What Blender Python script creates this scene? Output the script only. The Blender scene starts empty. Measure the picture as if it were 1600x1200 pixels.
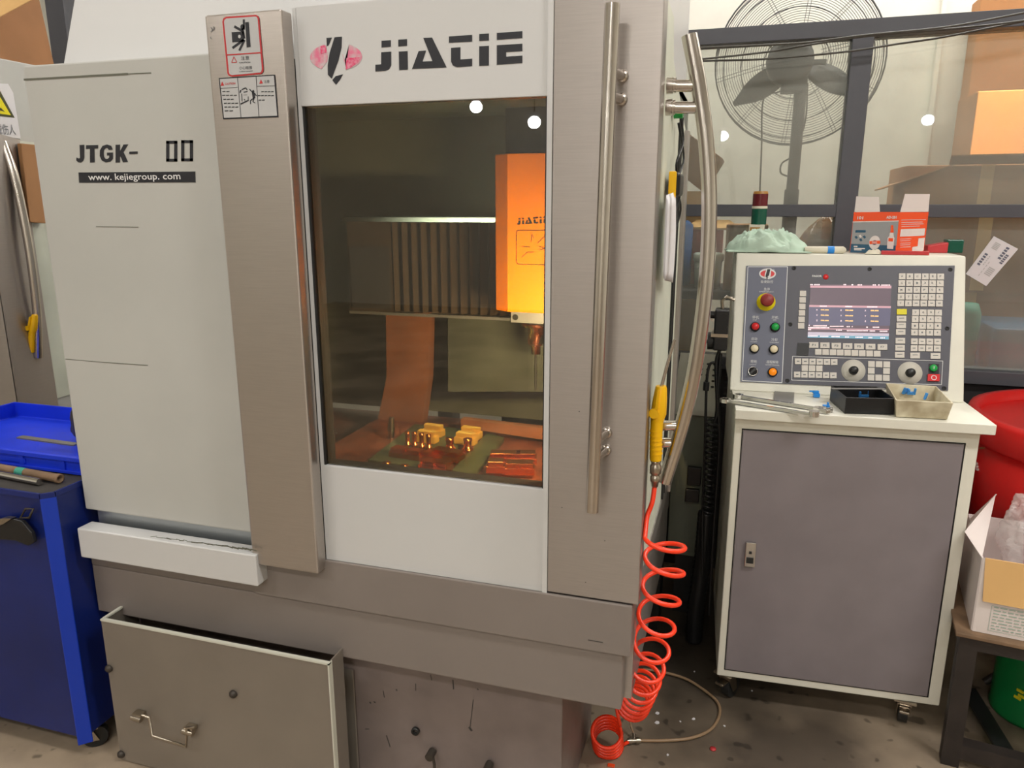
import bpy, math, random
from mathutils import Vector, Matrix, noise
from mathutils.geometry import tessellate_polygon

V = Vector
R = math.radians
random.seed(4)
SC = bpy.context.scene
COL = SC.collection

# ------------------------------------------------------------------ camera, world, lights, exposure
F, YAW, PITCH = 1168.0, R(16.89), R(13.45)
CAM = V((0, -1.5, 1.55))
cam_data = bpy.data.cameras.new('camera')
cam_data.sensor_width = 36
cam_data.lens = 36 * F / 1600
cam_data.clip_start = 0.05
cam = bpy.data.objects.new('camera', cam_data)
cam.location = CAM
cam.rotation_euler = (R(90) - PITCH, 0, YAW)
COL.objects.link(cam)
SC.camera = cam

world = bpy.data.worlds.new('world')
SC.world = world
world.use_nodes = True
world.node_tree.nodes['Background'].inputs[0].default_value = (0.9, 0.95, 1, 1)
world.node_tree.nodes['Background'].inputs[1].default_value = 0.3

SC.view_settings.view_transform = 'Standard'
SC.view_settings.look = 'None'
SC.view_settings.exposure = 0.0
SC.view_settings.gamma = 1
SC.view_settings.use_curve_mapping = False
SC.cycles.use_denoising = True
SC.cycles.denoising_input_passes = 'RGB_ALBEDO'
SC.cycles.max_bounces = 8
SC.cycles.transparent_max_bounces = 12
SC.cycles.caustics_reflective = False
SC.cycles.caustics_refractive = False
SC.cycles.sample_clamp_indirect = 6


def area(name, loc, size, power, color=(1, 1, 1), rot=(0, 0, 0), spread=180):
    d = bpy.data.lights.new(name, 'AREA')
    d.shape = 'RECTANGLE'
    d.size, d.size_y = size
    d.energy = power
    d.color = color
    d.spread = R(spread)
    o = bpy.data.objects.new(name, d)
    o.location = loc
    o.rotation_euler = rot
    COL.objects.link(o)
    return o


COOL = (1.0, 0.97, 0.92)
LAMPS = [(-3.25, -3.2, 44), (0.6, -3.2, 38), (-1.2, -1.1, 18), (1.9, -0.9, 74), (-3.6, 0.2, 26),
         (0.9, 2.55, 46), (2.8, 2.4, 46), (-1.6, 2.5, 36), (-0.6, -6.5, 110)]
for (lx, ly, lp) in LAMPS:
    area('ceiling_lamp_light', (lx, ly, 3.86), (1.5, 0.35), lp, COOL)

# ------------------------------------------------------------------ picking points: a pixel of the 1600x1200 frame on a plane of the room
FW = V((-math.sin(YAW) * math.cos(PITCH), math.cos(YAW) * math.cos(PITCH), -math.sin(PITCH)))
RT = V((math.cos(YAW), math.sin(YAW), 0))
UP = RT.cross(FW)


def ray(u, v):
    return RT * ((u - 800) / F) - UP * ((v - 600) / F) + FW


def on(u, v, p, n):
    d = ray(u, v)
    return CAM + d * ((V(p) - CAM).dot(V(n)) / d.dot(V(n)))


def aty(u, v, y):
    return on(u, v, (0, y, 0), (0, 1, 0))


def atz(u, v, z):
    return on(u, v, (0, 0, z), (0, 0, 1))


def atx(u, v, x):
    return on(u, v, (x, 0, 0), (1, 0, 0))


# ------------------------------------------------------------------ materials
def lin(c):
    return c / 12.92 if c <= 0.04045 else ((c + 0.055) / 1.055) ** 2.4


def rgb(r, g, b):
    return (lin(r / 255), lin(g / 255), lin(b / 255), 1)


def mat(name, col, rough=0.5, metal=0.0, var=0.0, scale=6.0, bump=0.0, bscale=60.0, stretch=None, emit=0.0, spec=0.5,
        col2=None, alpha=1.0, trans=0.0, coat=0.0):
    m = bpy.data.materials.new(name)
    m.use_nodes = True
    nt = m.node_tree
    b = nt.nodes['Principled BSDF']
    c = rgb(*col)
    b.inputs['Base Color'].default_value = c
    b.inputs['Roughness'].default_value = rough
    b.inputs['Metallic'].default_value = metal
    b.inputs['Specular IOR Level'].default_value = spec
    b.inputs['Alpha'].default_value = alpha
    b.inputs['Transmission Weight'].default_value = trans
    b.inputs['Coat Weight'].default_value = coat
    if emit:
        b.inputs['Emission Color'].default_value = c
        b.inputs['Emission Strength'].default_value = emit
    tc = nt.nodes.new('ShaderNodeTexCoord')
    mp = nt.nodes.new('ShaderNodeMapping')
    nt.links.new(tc.outputs['Object'], mp.inputs['Vector'])
    if stretch:
        mp.inputs['Scale'].default_value = stretch
    if var or col2:
        n = nt.nodes.new('ShaderNodeTexNoise')
        n.inputs['Scale'].default_value = scale
        n.inputs['Detail'].default_value = 5
        nt.links.new(mp.outputs['Vector'], n.inputs['Vector'])
        rp = nt.nodes.new('ShaderNodeValToRGB')
        c2 = rgb(*col2) if col2 else tuple(x * (1 - var) for x in c[:3]) + (1,)
        c1 = c if col2 else tuple(min(1, x * (1 + var * 0.6)) for x in c[:3]) + (1,)
        rp.color_ramp.elements[0].position = 0.36
        rp.color_ramp.elements[1].position = 0.62
        rp.color_ramp.elements[0].color = c2
        rp.color_ramp.elements[1].color = c1
        nt.links.new(n.outputs['Fac'], rp.inputs['Fac'])
        nt.links.new(rp.outputs['Color'], b.inputs['Base Color'])
    if bump:
        n = nt.nodes.new('ShaderNodeTexNoise')
        n.inputs['Scale'].default_value = bscale
        n.inputs['Detail'].default_value = 4
        nt.links.new(mp.outputs['Vector'], n.inputs['Vector'])
        bp = nt.nodes.new('ShaderNodeBump')
        bp.inputs['Strength'].default_value = bump
        bp.inputs['Distance'].default_value = 0.01
        nt.links.new(n.outputs['Fac'], bp.inputs['Height'])
        nt.links.new(bp.outputs['Normal'], b.inputs['Normal'])
    return m


def brushed(m, an):
    b = m.node_tree.nodes['Principled BSDF']
    c = m.node_tree.nodes.new('ShaderNodeCombineXYZ')
    c.inputs[2].default_value = 1
    b.inputs['Anisotropic'].default_value = an
    m.node_tree.links.new(c.outputs[0], b.inputs['Tangent'])


def glass(name, tint, haze, hazecol, ior=1.5, rough=0.0, specks=False):
    """thin sheet: mostly clear, a dusty film, and a mirror layer"""
    m = bpy.data.materials.new(name)
    m.use_nodes = True
    nt = m.node_tree
    nt.nodes.clear()
    out = nt.nodes.new('ShaderNodeOutputMaterial')
    tr = nt.nodes.new('ShaderNodeBsdfTransparent')
    tr.inputs[0].default_value = rgb(*tint)
    df = nt.nodes.new('ShaderNodeBsdfDiffuse')
    df.inputs[0].default_value = rgb(*hazecol)
    gl = nt.nodes.new('ShaderNodeBsdfGlossy')
    gl.inputs['Roughness'].default_value = rough
    fr = nt.nodes.new('ShaderNodeFresnel')
    fr.inputs['IOR'].default_value = ior
    tc = nt.nodes.new('ShaderNodeTexCoord')
    nz = nt.nodes.new('ShaderNodeTexNoise')
    nz.inputs['Scale'].default_value = 3
    nz.inputs['Detail'].default_value = 6
    nt.links.new(tc.outputs['Object'], nz.inputs['Vector'])
    mu = nt.nodes.new('ShaderNodeMath')
    mu.operation = 'MULTIPLY'
    mu.inputs[1].default_value = haze * 2
    nt.links.new(nz.outputs['Fac'], mu.inputs[0])
    hz = mu
    if specks:
        vo = nt.nodes.new('ShaderNodeTexNoise')
        vo.inputs['Scale'].default_value = 170
        nt.links.new(tc.outputs['Object'], vo.inputs['Vector'])
        st = nt.nodes.new('ShaderNodeMapRange')
        st.inputs['From Min'].default_value = 0.73
        st.inputs['From Max'].default_value = 0.80
        st.inputs['To Max'].default_value = 0.4
        nt.links.new(vo.outputs['Fac'], st.inputs['Value'])
        hz = nt.nodes.new('ShaderNodeMath')
        hz.operation = 'ADD'
        hz.use_clamp = True
        nt.links.new(mu.outputs[0], hz.inputs[0])
        nt.links.new(st.outputs[0], hz.inputs[1])
    m1 = nt.nodes.new('ShaderNodeMixShader')
    nt.links.new(hz.outputs[0], m1.inputs[0])
    nt.links.new(tr.outputs[0], m1.inputs[1])
    nt.links.new(df.outputs[0], m1.inputs[2])
    m2 = nt.nodes.new('ShaderNodeMixShader')
    nt.links.new(fr.outputs[0], m2.inputs[0])
    nt.links.new(m1.outputs[0], m2.inputs[1])
    nt.links.new(gl.outputs[0], m2.inputs[2])
    nt.links.new(m2.outputs[0], out.inputs[0])
    return m


M = {}
M['white_paint'] = mat('white_paint', (192, 192, 187), 0.42, var=0.05, scale=2)
M['white_door'] = mat('white_door', (208, 208, 207), 0.35, var=0.02, scale=2)
M['steel'] = mat('brushed_steel', (174, 167, 162), 0.36, 0.85, var=0.03, scale=14, bump=0.02, bscale=40, stretch=(1, 1, 30))
M['steel_h'] = mat('cross_brushed_steel', (190, 182, 175), 0.28, 0.85, var=0.03, scale=14, bump=0.02, bscale=40, stretch=(1, 1, 40))
brushed(M['steel'], 0.75)
brushed(M['steel_h'], 0.85)
M['pipe'] = mat('polished_pipe', (205, 198, 190), 0.2, 1.0, var=0.04, scale=20)
M['chrome'] = mat('chrome', (215, 213, 210), 0.14, 1.0)
M['grey_band'] = mat('grey_enamel', (134, 125, 119), 0.45, 0.0, var=0.05, scale=3)
M['plinth'] = mat('worn_grey_enamel', (126, 114, 110), 0.5, 0.0, var=0.14, scale=7)
M['tank'] = mat('tank_sheet', (146, 138, 128), 0.36, 0.4, var=0.08, scale=3)
M['dark'] = mat('dark_metal', (30, 31, 31), 0.5)
M['black'] = mat('black_plastic', (22, 22, 24), 0.4)
M['print'] = mat('print_black', (34, 35, 42), 0.5)
M['print_white'] = mat('print_white', (225, 225, 225), 0.5)
M['pink'] = mat('worn_pink', (226, 120, 150), 0.5, col2=(205, 190, 192), scale=60)
M['pink_deep'] = mat('worn_pink_deep', (222, 60, 110), 0.5, col2=(226, 150, 170), scale=160)
M['sticker'] = mat('sticker_silver', (190, 190, 190), 0.4, var=0.04)
M['sticker_red'] = mat('sticker_red', (190, 52, 56), 0.45)
M['alu'] = mat('brushed_aluminium', (190, 196, 200), 0.4, 0.8)
M['cream'] = mat('cream_enamel', (228, 226, 213), 0.4, var=0.05, scale=4)
M['console_grey'] = mat('grey_door_enamel', (134, 126, 130), 0.42, var=0.07, scale=6)
M['console_side'] = mat('pale_green_enamel', (212, 216, 200), 0.42, var=0.06)
M['panel_dark'] = mat('panel_slate', (84, 84, 94), 0.45)
M['panel_blue'] = mat('panel_blue_grey', (102, 106, 124), 0.45)
M['key'] = mat('key_ivory', (214, 208, 200), 0.5)
M['key_yellow'] = mat('key_yellow', (226, 214, 40), 0.5)
M['red_btn'] = mat('red_button', (212, 40, 44), 0.35)
M['green_btn'] = mat('green_button', (20, 160, 70), 0.35)
M['cream_btn'] = mat('cream_button', (235, 222, 190), 0.35)
M['orange_btn'] = mat('orange_button', (250, 140, 10), 0.35, emit=0.25)
M['estop_red'] = mat('estop_red', (140, 42, 38), 0.45)
M['yellow'] = mat('yellow_plastic', (246, 190, 8), 0.38, var=0.04)
M['yellow_ring'] = mat('yellow_ring', (240, 220, 10), 0.45)
M['dial'] = mat('dial_face', (206, 202, 192), 0.45, var=0.06, scale=40)
M['blue'] = mat('blue_enamel', (12, 32, 104), 0.4, var=0.18, scale=4)
M['crate'] = mat('blue_crate', (22, 56, 214), 0.42, var=0.1)
M['rubber'] = mat('rubber_mat', (52, 48, 46), 0.7, var=0.15, scale=20)
M['hose'] = mat('orange_hose', (255, 62, 24), 0.3, spec=0.6)
M['brass'] = mat('tube_brown', (150, 124, 96), 0.4)
M['nickel'] = mat('nickel', (180, 170, 156), 0.28, 1.0)
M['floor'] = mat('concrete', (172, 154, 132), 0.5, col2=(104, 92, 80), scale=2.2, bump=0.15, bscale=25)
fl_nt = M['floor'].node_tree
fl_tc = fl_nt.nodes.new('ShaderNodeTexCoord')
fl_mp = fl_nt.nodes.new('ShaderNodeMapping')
fl_mp.inputs['Location'].default_value = (-0.56, -4.15, 0)   # dark floor patch behind the hose: shade of the gap painted in with oil staining
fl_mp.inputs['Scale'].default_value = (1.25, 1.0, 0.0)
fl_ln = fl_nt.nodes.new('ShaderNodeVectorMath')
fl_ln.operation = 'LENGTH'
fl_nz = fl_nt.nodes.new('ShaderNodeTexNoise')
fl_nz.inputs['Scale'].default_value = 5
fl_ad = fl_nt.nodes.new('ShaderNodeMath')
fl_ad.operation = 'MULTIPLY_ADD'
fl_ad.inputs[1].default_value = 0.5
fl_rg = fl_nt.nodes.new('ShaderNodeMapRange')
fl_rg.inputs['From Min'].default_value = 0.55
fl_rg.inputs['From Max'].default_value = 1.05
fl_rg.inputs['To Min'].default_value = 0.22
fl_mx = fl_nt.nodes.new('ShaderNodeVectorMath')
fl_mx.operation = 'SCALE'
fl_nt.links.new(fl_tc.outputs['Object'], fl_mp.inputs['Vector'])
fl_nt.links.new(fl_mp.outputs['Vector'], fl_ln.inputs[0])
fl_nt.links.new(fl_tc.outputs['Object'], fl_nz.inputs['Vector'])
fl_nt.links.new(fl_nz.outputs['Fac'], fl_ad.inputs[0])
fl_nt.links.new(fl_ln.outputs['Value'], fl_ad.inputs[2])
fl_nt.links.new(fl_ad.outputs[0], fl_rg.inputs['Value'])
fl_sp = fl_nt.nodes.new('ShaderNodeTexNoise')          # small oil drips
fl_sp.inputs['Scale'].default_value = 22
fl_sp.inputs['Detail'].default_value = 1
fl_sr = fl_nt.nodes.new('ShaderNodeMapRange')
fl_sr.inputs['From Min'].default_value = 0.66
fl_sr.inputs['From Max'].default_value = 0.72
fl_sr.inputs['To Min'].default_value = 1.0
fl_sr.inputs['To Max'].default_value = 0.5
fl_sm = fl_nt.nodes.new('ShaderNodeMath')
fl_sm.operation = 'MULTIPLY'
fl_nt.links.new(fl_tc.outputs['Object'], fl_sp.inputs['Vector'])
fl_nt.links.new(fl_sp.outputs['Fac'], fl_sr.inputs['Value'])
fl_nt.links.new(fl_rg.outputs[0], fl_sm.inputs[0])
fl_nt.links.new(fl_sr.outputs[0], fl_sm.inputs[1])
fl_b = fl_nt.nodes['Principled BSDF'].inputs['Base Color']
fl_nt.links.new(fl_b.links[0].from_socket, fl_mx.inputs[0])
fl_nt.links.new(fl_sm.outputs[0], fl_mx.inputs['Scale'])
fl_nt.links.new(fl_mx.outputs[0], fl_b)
M['wall'] = mat('wall_white', (232, 230, 220), 0.7, var=0.03)
M['ceiling'] = mat('ceiling_white', (225, 225, 220), 0.8)
M['frame'] = mat('frame_slate', (84, 85, 92), 0.45, var=0.04)
M['frame_low'] = mat('dark_board', (44, 42, 44), 0.6)
M['glass'] = glass('dusty_glass', (244, 246, 242), 0.17, (236, 236, 226))
M['glass_door'] = glass('door_glass', (214, 214, 208), 0.03, (170, 160, 140), 1.62, specks=True)
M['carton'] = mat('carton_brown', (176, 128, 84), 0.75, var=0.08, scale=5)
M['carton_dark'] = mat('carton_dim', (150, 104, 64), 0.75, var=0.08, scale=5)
M['kraft'] = mat('kraft_inner', (224, 180, 118), 0.75, var=0.04)
M['fan'] = mat('fan_dark', (58, 58, 62), 0.5)
M['fan_wire'] = mat('fan_wire', (96, 96, 98), 0.45, 0.3)
M['cable'] = mat('cable_grey', (82, 80, 74), 0.5)
M['cloth'] = mat('green_cloth', (186, 208, 190), 0.9, var=0.1, scale=14, bump=0.25, bscale=220)
M['orange_print'] = mat('orange_print', (240, 84, 36), 0.5)
M['grey_print'] = mat('grey_print', (150, 152, 154), 0.5)
M['navy_print'] = mat('navy_print', (40, 84, 112), 0.5)
M['card_white'] = mat('card_white', (226, 216, 212), 0.6)
M['red_plastic'] = mat('red_plastic', (206, 26, 26), 0.35, var=0.06)
M['red_dull'] = mat('red_dull', (198, 60, 64), 0.5)
M['lens_red'] = mat('lens_red', (104, 32, 40), 0.25)
M['lens_green'] = mat('lens_green', (22, 86, 68), 0.25)
M['lens_cap'] = mat('lens_cap', (170, 120, 50), 0.4)
M['ivory'] = mat('ivory_plastic', (222, 216, 196), 0.45, var=0.08, scale=12)
M['dirty_ivory'] = mat('dirty_ivory', (220, 212, 186), 0.5, col2=(176, 164, 136), scale=16)
M['blue_clip'] = mat('blue_clip', (40, 140, 226), 0.4)
M['blue_bits'] = mat('blue_bits', (60, 140, 215), 0.45)
M['pale_print'] = mat('pale_green_print', (164, 180, 168), 0.6)
M['grey_plate'] = mat('grey_plate', (140, 138, 136), 0.4, 0.6)
M['stand'] = mat('rust_brown_steel', (48, 41, 38), 0.6, 0.2, var=0.2, scale=14)
M['wood'] = mat('worn_board', (128, 102, 78), 0.7, var=0.25, scale=18)
M['green_tin'] = mat('green_tin', (14, 120, 60), 0.4)
M['bag'] = mat('clear_bag', (235, 230, 228), 0.3, alpha=0.34, spec=0.8)
M['paper'] = mat('paper', (226, 224, 226), 0.7)
M['orange_cover'] = mat('orange_cover', (255, 142, 12), 0.42)
M['iron'] = mat('cast_iron', (70, 64, 58), 0.5, 0.4, var=0.2, scale=10)
M['brown_guard'] = mat('brown_guard', (150, 96, 66), 0.5, 0.3, var=0.2, scale=8)
M['enclosure'] = mat('enclosure_inside', (106, 110, 100), 0.45, 0.2, var=0.15, scale=3)
M['copper_floor'] = mat('wet_tray', (138, 74, 50), 0.3, 0.4, var=0.4, scale=12)
M['copper'] = mat('copper', (235, 140, 76), 0.26, 1.0)
M['bright_copper'] = mat('bright_copper', (255, 200, 90), 0.35, 0.6)
M['fixture'] = mat('green_fixture', (70, 74, 46), 0.4, 0.3, var=0.2, scale=20)
M['post_blue'] = mat('blue_post', (16, 56, 176), 0.4)
M['inner_grey'] = mat('inner_grey', (84, 90, 82), 0.4, 0.1, var=0.25, scale=5)
M['rib'] = mat('bellows_dark', (74, 62, 50), 0.5, 0.2)
M['cab_green'] = mat('grey_green_enamel', (112, 118, 104), 0.5, var=0.1)
M['cab_pale'] = mat('pale_enamel', (206, 206, 192), 0.5)
M['teal'] = mat('teal_plastic', (60, 150, 130), 0.5)
M['blue_bin'] = mat('blue_bin', (30, 92, 128), 0.5)
M['blue_drum'] = mat('blue_drum', (26, 90, 160), 0.5)
M['pail'] = mat('pail_white', (206, 214, 200), 0.5)
M['film'] = mat('brown_film', (150, 112, 70), 0.3, var=0.3, scale=16, spec=0.8, bump=0.5, bscale=30)
M['screen_dark'] = mat('screen_dark', (96, 82, 92), 0.3, emit=0.5)
M['screen_blue'] = mat('screen_blue', (92, 90, 112), 0.3, emit=0.5)
M['screen_pink'] = mat('screen_pink', (190, 150, 160), 0.3, emit=0.5)
M['screen_text'] = mat('screen_text', (250, 225, 230), 0.3, emit=0.7)
M['screen_yellow'] = mat('screen_yellow', (250, 205, 130), 0.3, emit=0.7)
M['screen_cyan'] = mat('screen_cyan', (120, 170, 195), 0.3, emit=0.25)
M['screen_pale'] = mat('screen_pale', (200, 192, 210), 0.3, emit=0.25)
M['sign_yellow'] = mat('sign_yellow', (236, 222, 20), 0.45)
M['sign_olive'] = mat('sign_border', (66, 66, 24), 0.5)
M['lamp_glow'] = mat('lamp_glow', (255, 255, 255), 0.5, emit=60)
M['tube_glow'] = mat('tube_glow', (255, 252, 245), 0.5, emit=3)
M['fixture_white'] = mat('lamp_body', (220, 220, 220), 0.5)
M['grey_text'] = mat('grey_text', (110, 112, 116), 0.6)
M['stain'] = mat('stain', (62, 60, 58), 0.6)
M['scratch'] = mat('scratch', (104, 104, 92), 0.6)


# ------------------------------------------------------------------ mesh building
class MB:
    def __init__(s):
        s.v, s.f, s.m, s.s = [], [], [], []
        s.mi = 0

    def mat(s, i):
        s.mi = i
        return s

    def add(s, pts, faces, smooth=False):
        n = len(s.v)
        s.v += [V(p) for p in pts]
        for f in faces:
            s.f.append([n + i for i in f])
            s.m.append(s.mi)
            s.s.append(smooth)
        return s

    def hexa(s, p):
        """eight corners: bottom loop of four, top loop of four"""
        return s.add(p, [(3, 2, 1, 0), (4, 5, 6, 7), (0, 1, 5, 4), (1, 2, 6, 5), (2, 3, 7, 6), (3, 0, 4, 7)])

    def box(s, a, b, mx=None):
        (x0, y0, z0), (x1, y1, z1) = a, b
        p = [V(q) for q in ((x0, y0, z0), (x1, y0, z0), (x1, y1, z0), (x0, y1, z0), (x0, y0, z1), (x1, y0, z1), (x1, y1, z1), (x0, y1, z1))]
        return s.hexa([mx @ q for q in p] if mx else p)

    def prism(s, pts, ext):
        n = len(pts)
        e = V(ext)
        a = [V(p) for p in pts]
        s.add(a + [p + e for p in a], [list(range(n))[::-1], list(range(n, 2 * n))] + [(i, (i + 1) % n, n + (i + 1) % n, n + i) for i in range(n)])
        return s

    def poly(s, pts):
        a = [V(p) for p in pts]
        tris = tessellate_polygon([a])
        nn = (a[1] - a[0]).cross(a[2] - a[0])
        return s.add(a, [tuple(t) for t in tris])

    def cyl(s, p0, p1, r0, r1=None, n=16, caps=True):
        r1 = r0 if r1 is None else r1
        p0, p1 = V(p0), V(p1)
        d = (p1 - p0).normalized()
        a = d.orthogonal().normalized()
        b = d.cross(a)
        c = [(a * math.cos(t * 2 * math.pi / n) + b * math.sin(t * 2 * math.pi / n)) for t in range(n)]
        s.add([p0 + q * r0 for q in c] + [p1 + q * r1 for q in c], [(i, (i + 1) % n, n + (i + 1) % n, n + i) for i in range(n)], True)
        if caps:
            s.add([p0 + q * r0 for q in c], [list(range(n))[::-1]])
            s.add([p1 + q * r1 for q in c], [list(range(n))])
        return s

    def tube(s, path, r, n=8, closed=False, caps=True):
        p = [V(q) for q in path]
        k = len(p)
        rr = r if isinstance(r, (list, tuple)) else [r] * k
        pts = []
        nrm = None
        for i in range(k):
            if closed:
                t = p[(i + 1) % k] - p[i - 1]
            else:
                t = p[min(i + 1, k - 1)] - p[max(i - 1, 0)]
            t.normalize()
            if nrm is None:
                nrm = t.orthogonal().normalized()
            else:
                nrm = (nrm - t * nrm.dot(t)).normalized()
            b = t.cross(nrm)
            for j in range(n):
                a = j * 2 * math.pi / n
                pts.append(p[i] + (nrm * math.cos(a) + b * math.sin(a)) * rr[i])
        fs = []
        for i in range(k if closed else k - 1):
            i2 = (i + 1) % k
            for j in range(n):
                j2 = (j + 1) % n
                fs.append((i * n + j, i * n + j2, i2 * n + j2, i2 * n + j))
        s.add(pts, fs, True)
        if caps and not closed:
            s.add(pts[:n], [list(range(n))[::-1]])
            s.add(pts[-n:], [list(range(n))])
        return s

    def lathe(s, prof, o, n=24, axis=None, smooth=True):
        o = V(o)
        ax = V(axis).normalized() if axis is not None else V((0, 0, 1))
        a = ax.orthogonal().normalized()
        b = ax.cross(a)
        pts = [o + ax * z + (a * math.cos(j * 2 * math.pi / n) + b * math.sin(j * 2 * math.pi / n)) * r for (r, z) in prof for j in range(n)]
        fs = [(i * n + j, i * n + (j + 1) % n, (i + 1) * n + (j + 1) % n, (i + 1) * n + j) for i in range(len(prof) - 1) for j in range(n)]
        return s.add(pts, fs, smooth)

    def ball(s, c, r, n=12, m=8):
        r = V(r) if not isinstance(r, (int, float)) else V((r, r, r))
        c = V(c)
        pts = []
        for i in range(m + 1):
            t = math.pi * i / m
            for j in range(n):
                p = 2 * math.pi * j / n
                pts.append(c + V((r.x * math.sin(t) * math.cos(p), r.y * math.sin(t) * math.sin(p), r.z * math.cos(t))))
        return s.add(pts, [(i * n + j, (i + 1) * n + j, (i + 1) * n + (j + 1) % n, i * n + (j + 1) % n) for i in range(m) for j in range(n)], True)

    def grid(s, fn, nu, nv, smooth=True):
        pts = [fn(i / nu, j / nv) for j in range(nv + 1) for i in range(nu + 1)]
        w = nu + 1
        return s.add(pts, [(j * w + i, j * w + i + 1, (j + 1) * w + i + 1, (j + 1) * w + i) for j in range(nv) for i in range(nu)], smooth)

    def disc(s, c, ex, ey, r, n=24, ry=None):
        ry = ry or r
        return s.add([V(c) + V(ex) * (r * math.cos(i * 2 * math.pi / n)) + V(ey) * (ry * math.sin(i * 2 * math.pi / n)) for i in range(n)], [list(range(n))])

    def ring(s, c, ex, ey, r0, r1, n=28):
        pts = []
        for r in (r0, r1):
            pts += [V(c) + V(ex) * (r * math.cos(i * 2 * math.pi / n)) + V(ey) * (r * math.sin(i * 2 * math.pi / n)) for i in range(n)]
        return s.add(pts, [(i, n + i, n + (i + 1) % n, (i + 1) % n) for i in range(n)])

    def strip(s, a, b, w, nrm):
        """flat printed line from a to b of width w on a plane with normal nrm"""
        a, b = V(a), V(b)
        t = V(nrm).cross(b - a).normalized() * (w / 2)
        return s.add([a - t, b - t, b + t, a + t], [(0, 1, 2, 3)])

    def text(s, body, c, ex, ey, w, h, bold=0.0, space=1.0):
        """flat lettering fitted to a w x h box centred on c"""
        cu = bpy.data.curves.new('lettering', 'FONT')
        cu.body = body
        cu.resolution_u = 2
        cu.offset = bold
        cu.space_character = space
        o = bpy.data.objects.new('lettering', cu)
        me = o.to_mesh()
        if me and len(me.vertices):
            xs = [q.co.x for q in me.vertices]
            ys = [q.co.y for q in me.vertices]
            x0, x1, y0, y1 = min(xs), max(xs), min(ys), max(ys)
            sx = w / max(1e-6, x1 - x0)
            sy = h / max(1e-6, y1 - y0)
            s.add([V(c) + V(ex) * ((q.co.x - (x0 + x1) / 2) * sx) + V(ey) * ((q.co.y - (y0 + y1) / 2) * sy) for q in me.vertices],
                  [tuple(p.vertices) for p in me.polygons])
        o.to_mesh_clear()
        bpy.data.objects.remove(o)
        bpy.data.curves.remove(cu)
        return s

    def mesh(s, name, mats, inv):
        me = bpy.data.meshes.new(name)
        me.from_pydata([inv @ p for p in s.v], [], s.f)
        for m in (mats if isinstance(mats, (list, tuple)) else [mats]):
            me.materials.append(M[m] if isinstance(m, str) else m)
        me.polygons.foreach_set('material_index', s.m)
        me.polygons.foreach_set('use_smooth', s.s)
        me.update()
        return me


WM = {}


def link(o, parent, local):
    COL.objects.link(o)
    if parent is not None:
        o.parent = parent
        WM[o.name] = WM[parent.name] @ local
    else:
        WM[o.name] = local
    o.matrix_local = local
    return o


def finish(o, bevel=0, solid=0, sub=0):
    if sub:
        q = o.modifiers.new('subdivide', 'SUBSURF')
        q.levels = q.render_levels = sub
    if solid:
        q = o.modifiers.new('thickness', 'SOLIDIFY')
        q.thickness = solid
        q.offset = 0
    if bevel:
        q = o.modifiers.new('edges', 'BEVEL')
        q.width = bevel
        q.segments = 2
        q.limit_method = 'ANGLE'
        q.angle_limit = R(40)
    return o


def part(name, mb, mats, parent, label=None, bevel=0, solid=0, sub=0):
    """one mesh under its thing (points are given in room coordinates)"""
    inv = WM[parent.name].inverted()
    c = sum((inv @ p for p in mb.v), V((0, 0, 0))) / max(1, len(mb.v))
    loc = Matrix.Translation(c)
    me = mb.mesh(name, mats, loc.inverted() @ inv)
    o = link(bpy.data.objects.new(name, me), parent, loc)
    if label:
        o['label'] = label
    return finish(o, bevel, solid, sub)


def clone(src, parent, world_loc):
    """another piece like src under parent, sharing its mesh"""
    o = src.copy()
    COL.objects.link(o)
    o.parent = parent
    inv = WM[parent.name].inverted()
    base = WM[src.name].copy()
    base.translation = world_loc
    o.matrix_local = inv @ base
    WM[o.name] = base
    return o


def tag(o, label, cat, group=None, kind=None):
    if label:
        o['label'] = label
    if cat:
        o['category'] = cat
    if group:
        o['group'] = group
    if kind:
        o['kind'] = kind
    return o


def thing(name, label, cat, loc, group=None, rotz=0.0):
    o = bpy.data.objects.new(name, None)
    o.empty_display_size = 0.1
    link(o, None, Matrix.Translation(V(loc)) @ Matrix.Rotation(rotz, 4, 'Z'))
    return tag(o, label, cat, group)


def solo(name, mb, mats, label=None, cat=None, group=None, kind=None, bevel=0, solid=0, sub=0):
    """a thing that is one mesh; origin at the middle of its base"""
    xs, ys, zs = [p.x for p in mb.v], [p.y for p in mb.v], [p.z for p in mb.v]
    loc = Matrix.Translation(V(((min(xs) + max(xs)) / 2, (min(ys) + max(ys)) / 2, min(zs))))
    o = link(bpy.data.objects.new(name, mb.mesh(name, mats, loc.inverted())), None, loc)
    tag(o, label, cat, group, kind)
    return finish(o, bevel, solid, sub)


def struct(name, mb, mats, bevel=0):
    return solo(name, mb, mats, kind='structure', bevel=bevel)


X_, Y_, Z_ = V((1, 0, 0)), V((0, 1, 0)), V((0, 0, 1))


def fr(y):
    """pixel -> point on the plane of the machine front at depth y"""
    return lambda u, v: aty(u, v, y)


def blade_logo(mb, f, dark, cover):
    """the drill-bit emblem of the maker, given pixel outlines"""
    for pl in dark:
        mb.poly([f(*p) for p in pl])


def catmull(pts, k=8):
    p = [V(q) for q in pts]
    p = [p[0] * 2 - p[1]] + p + [p[-1] * 2 - p[-2]]
    out = []
    for i in range(1, len(p) - 2):
        for j in range(k):
            t = j / k
            a, b, c, d = p[i - 1], p[i], p[i + 1], p[i + 2]
            out.append(0.5 * (2 * b + (c - a) * t + (2 * a - 5 * b + 4 * c - d) * t * t + (3 * b - a - 3 * c + d) * t ** 3))
    out.append(p[-2])
    return out

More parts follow.
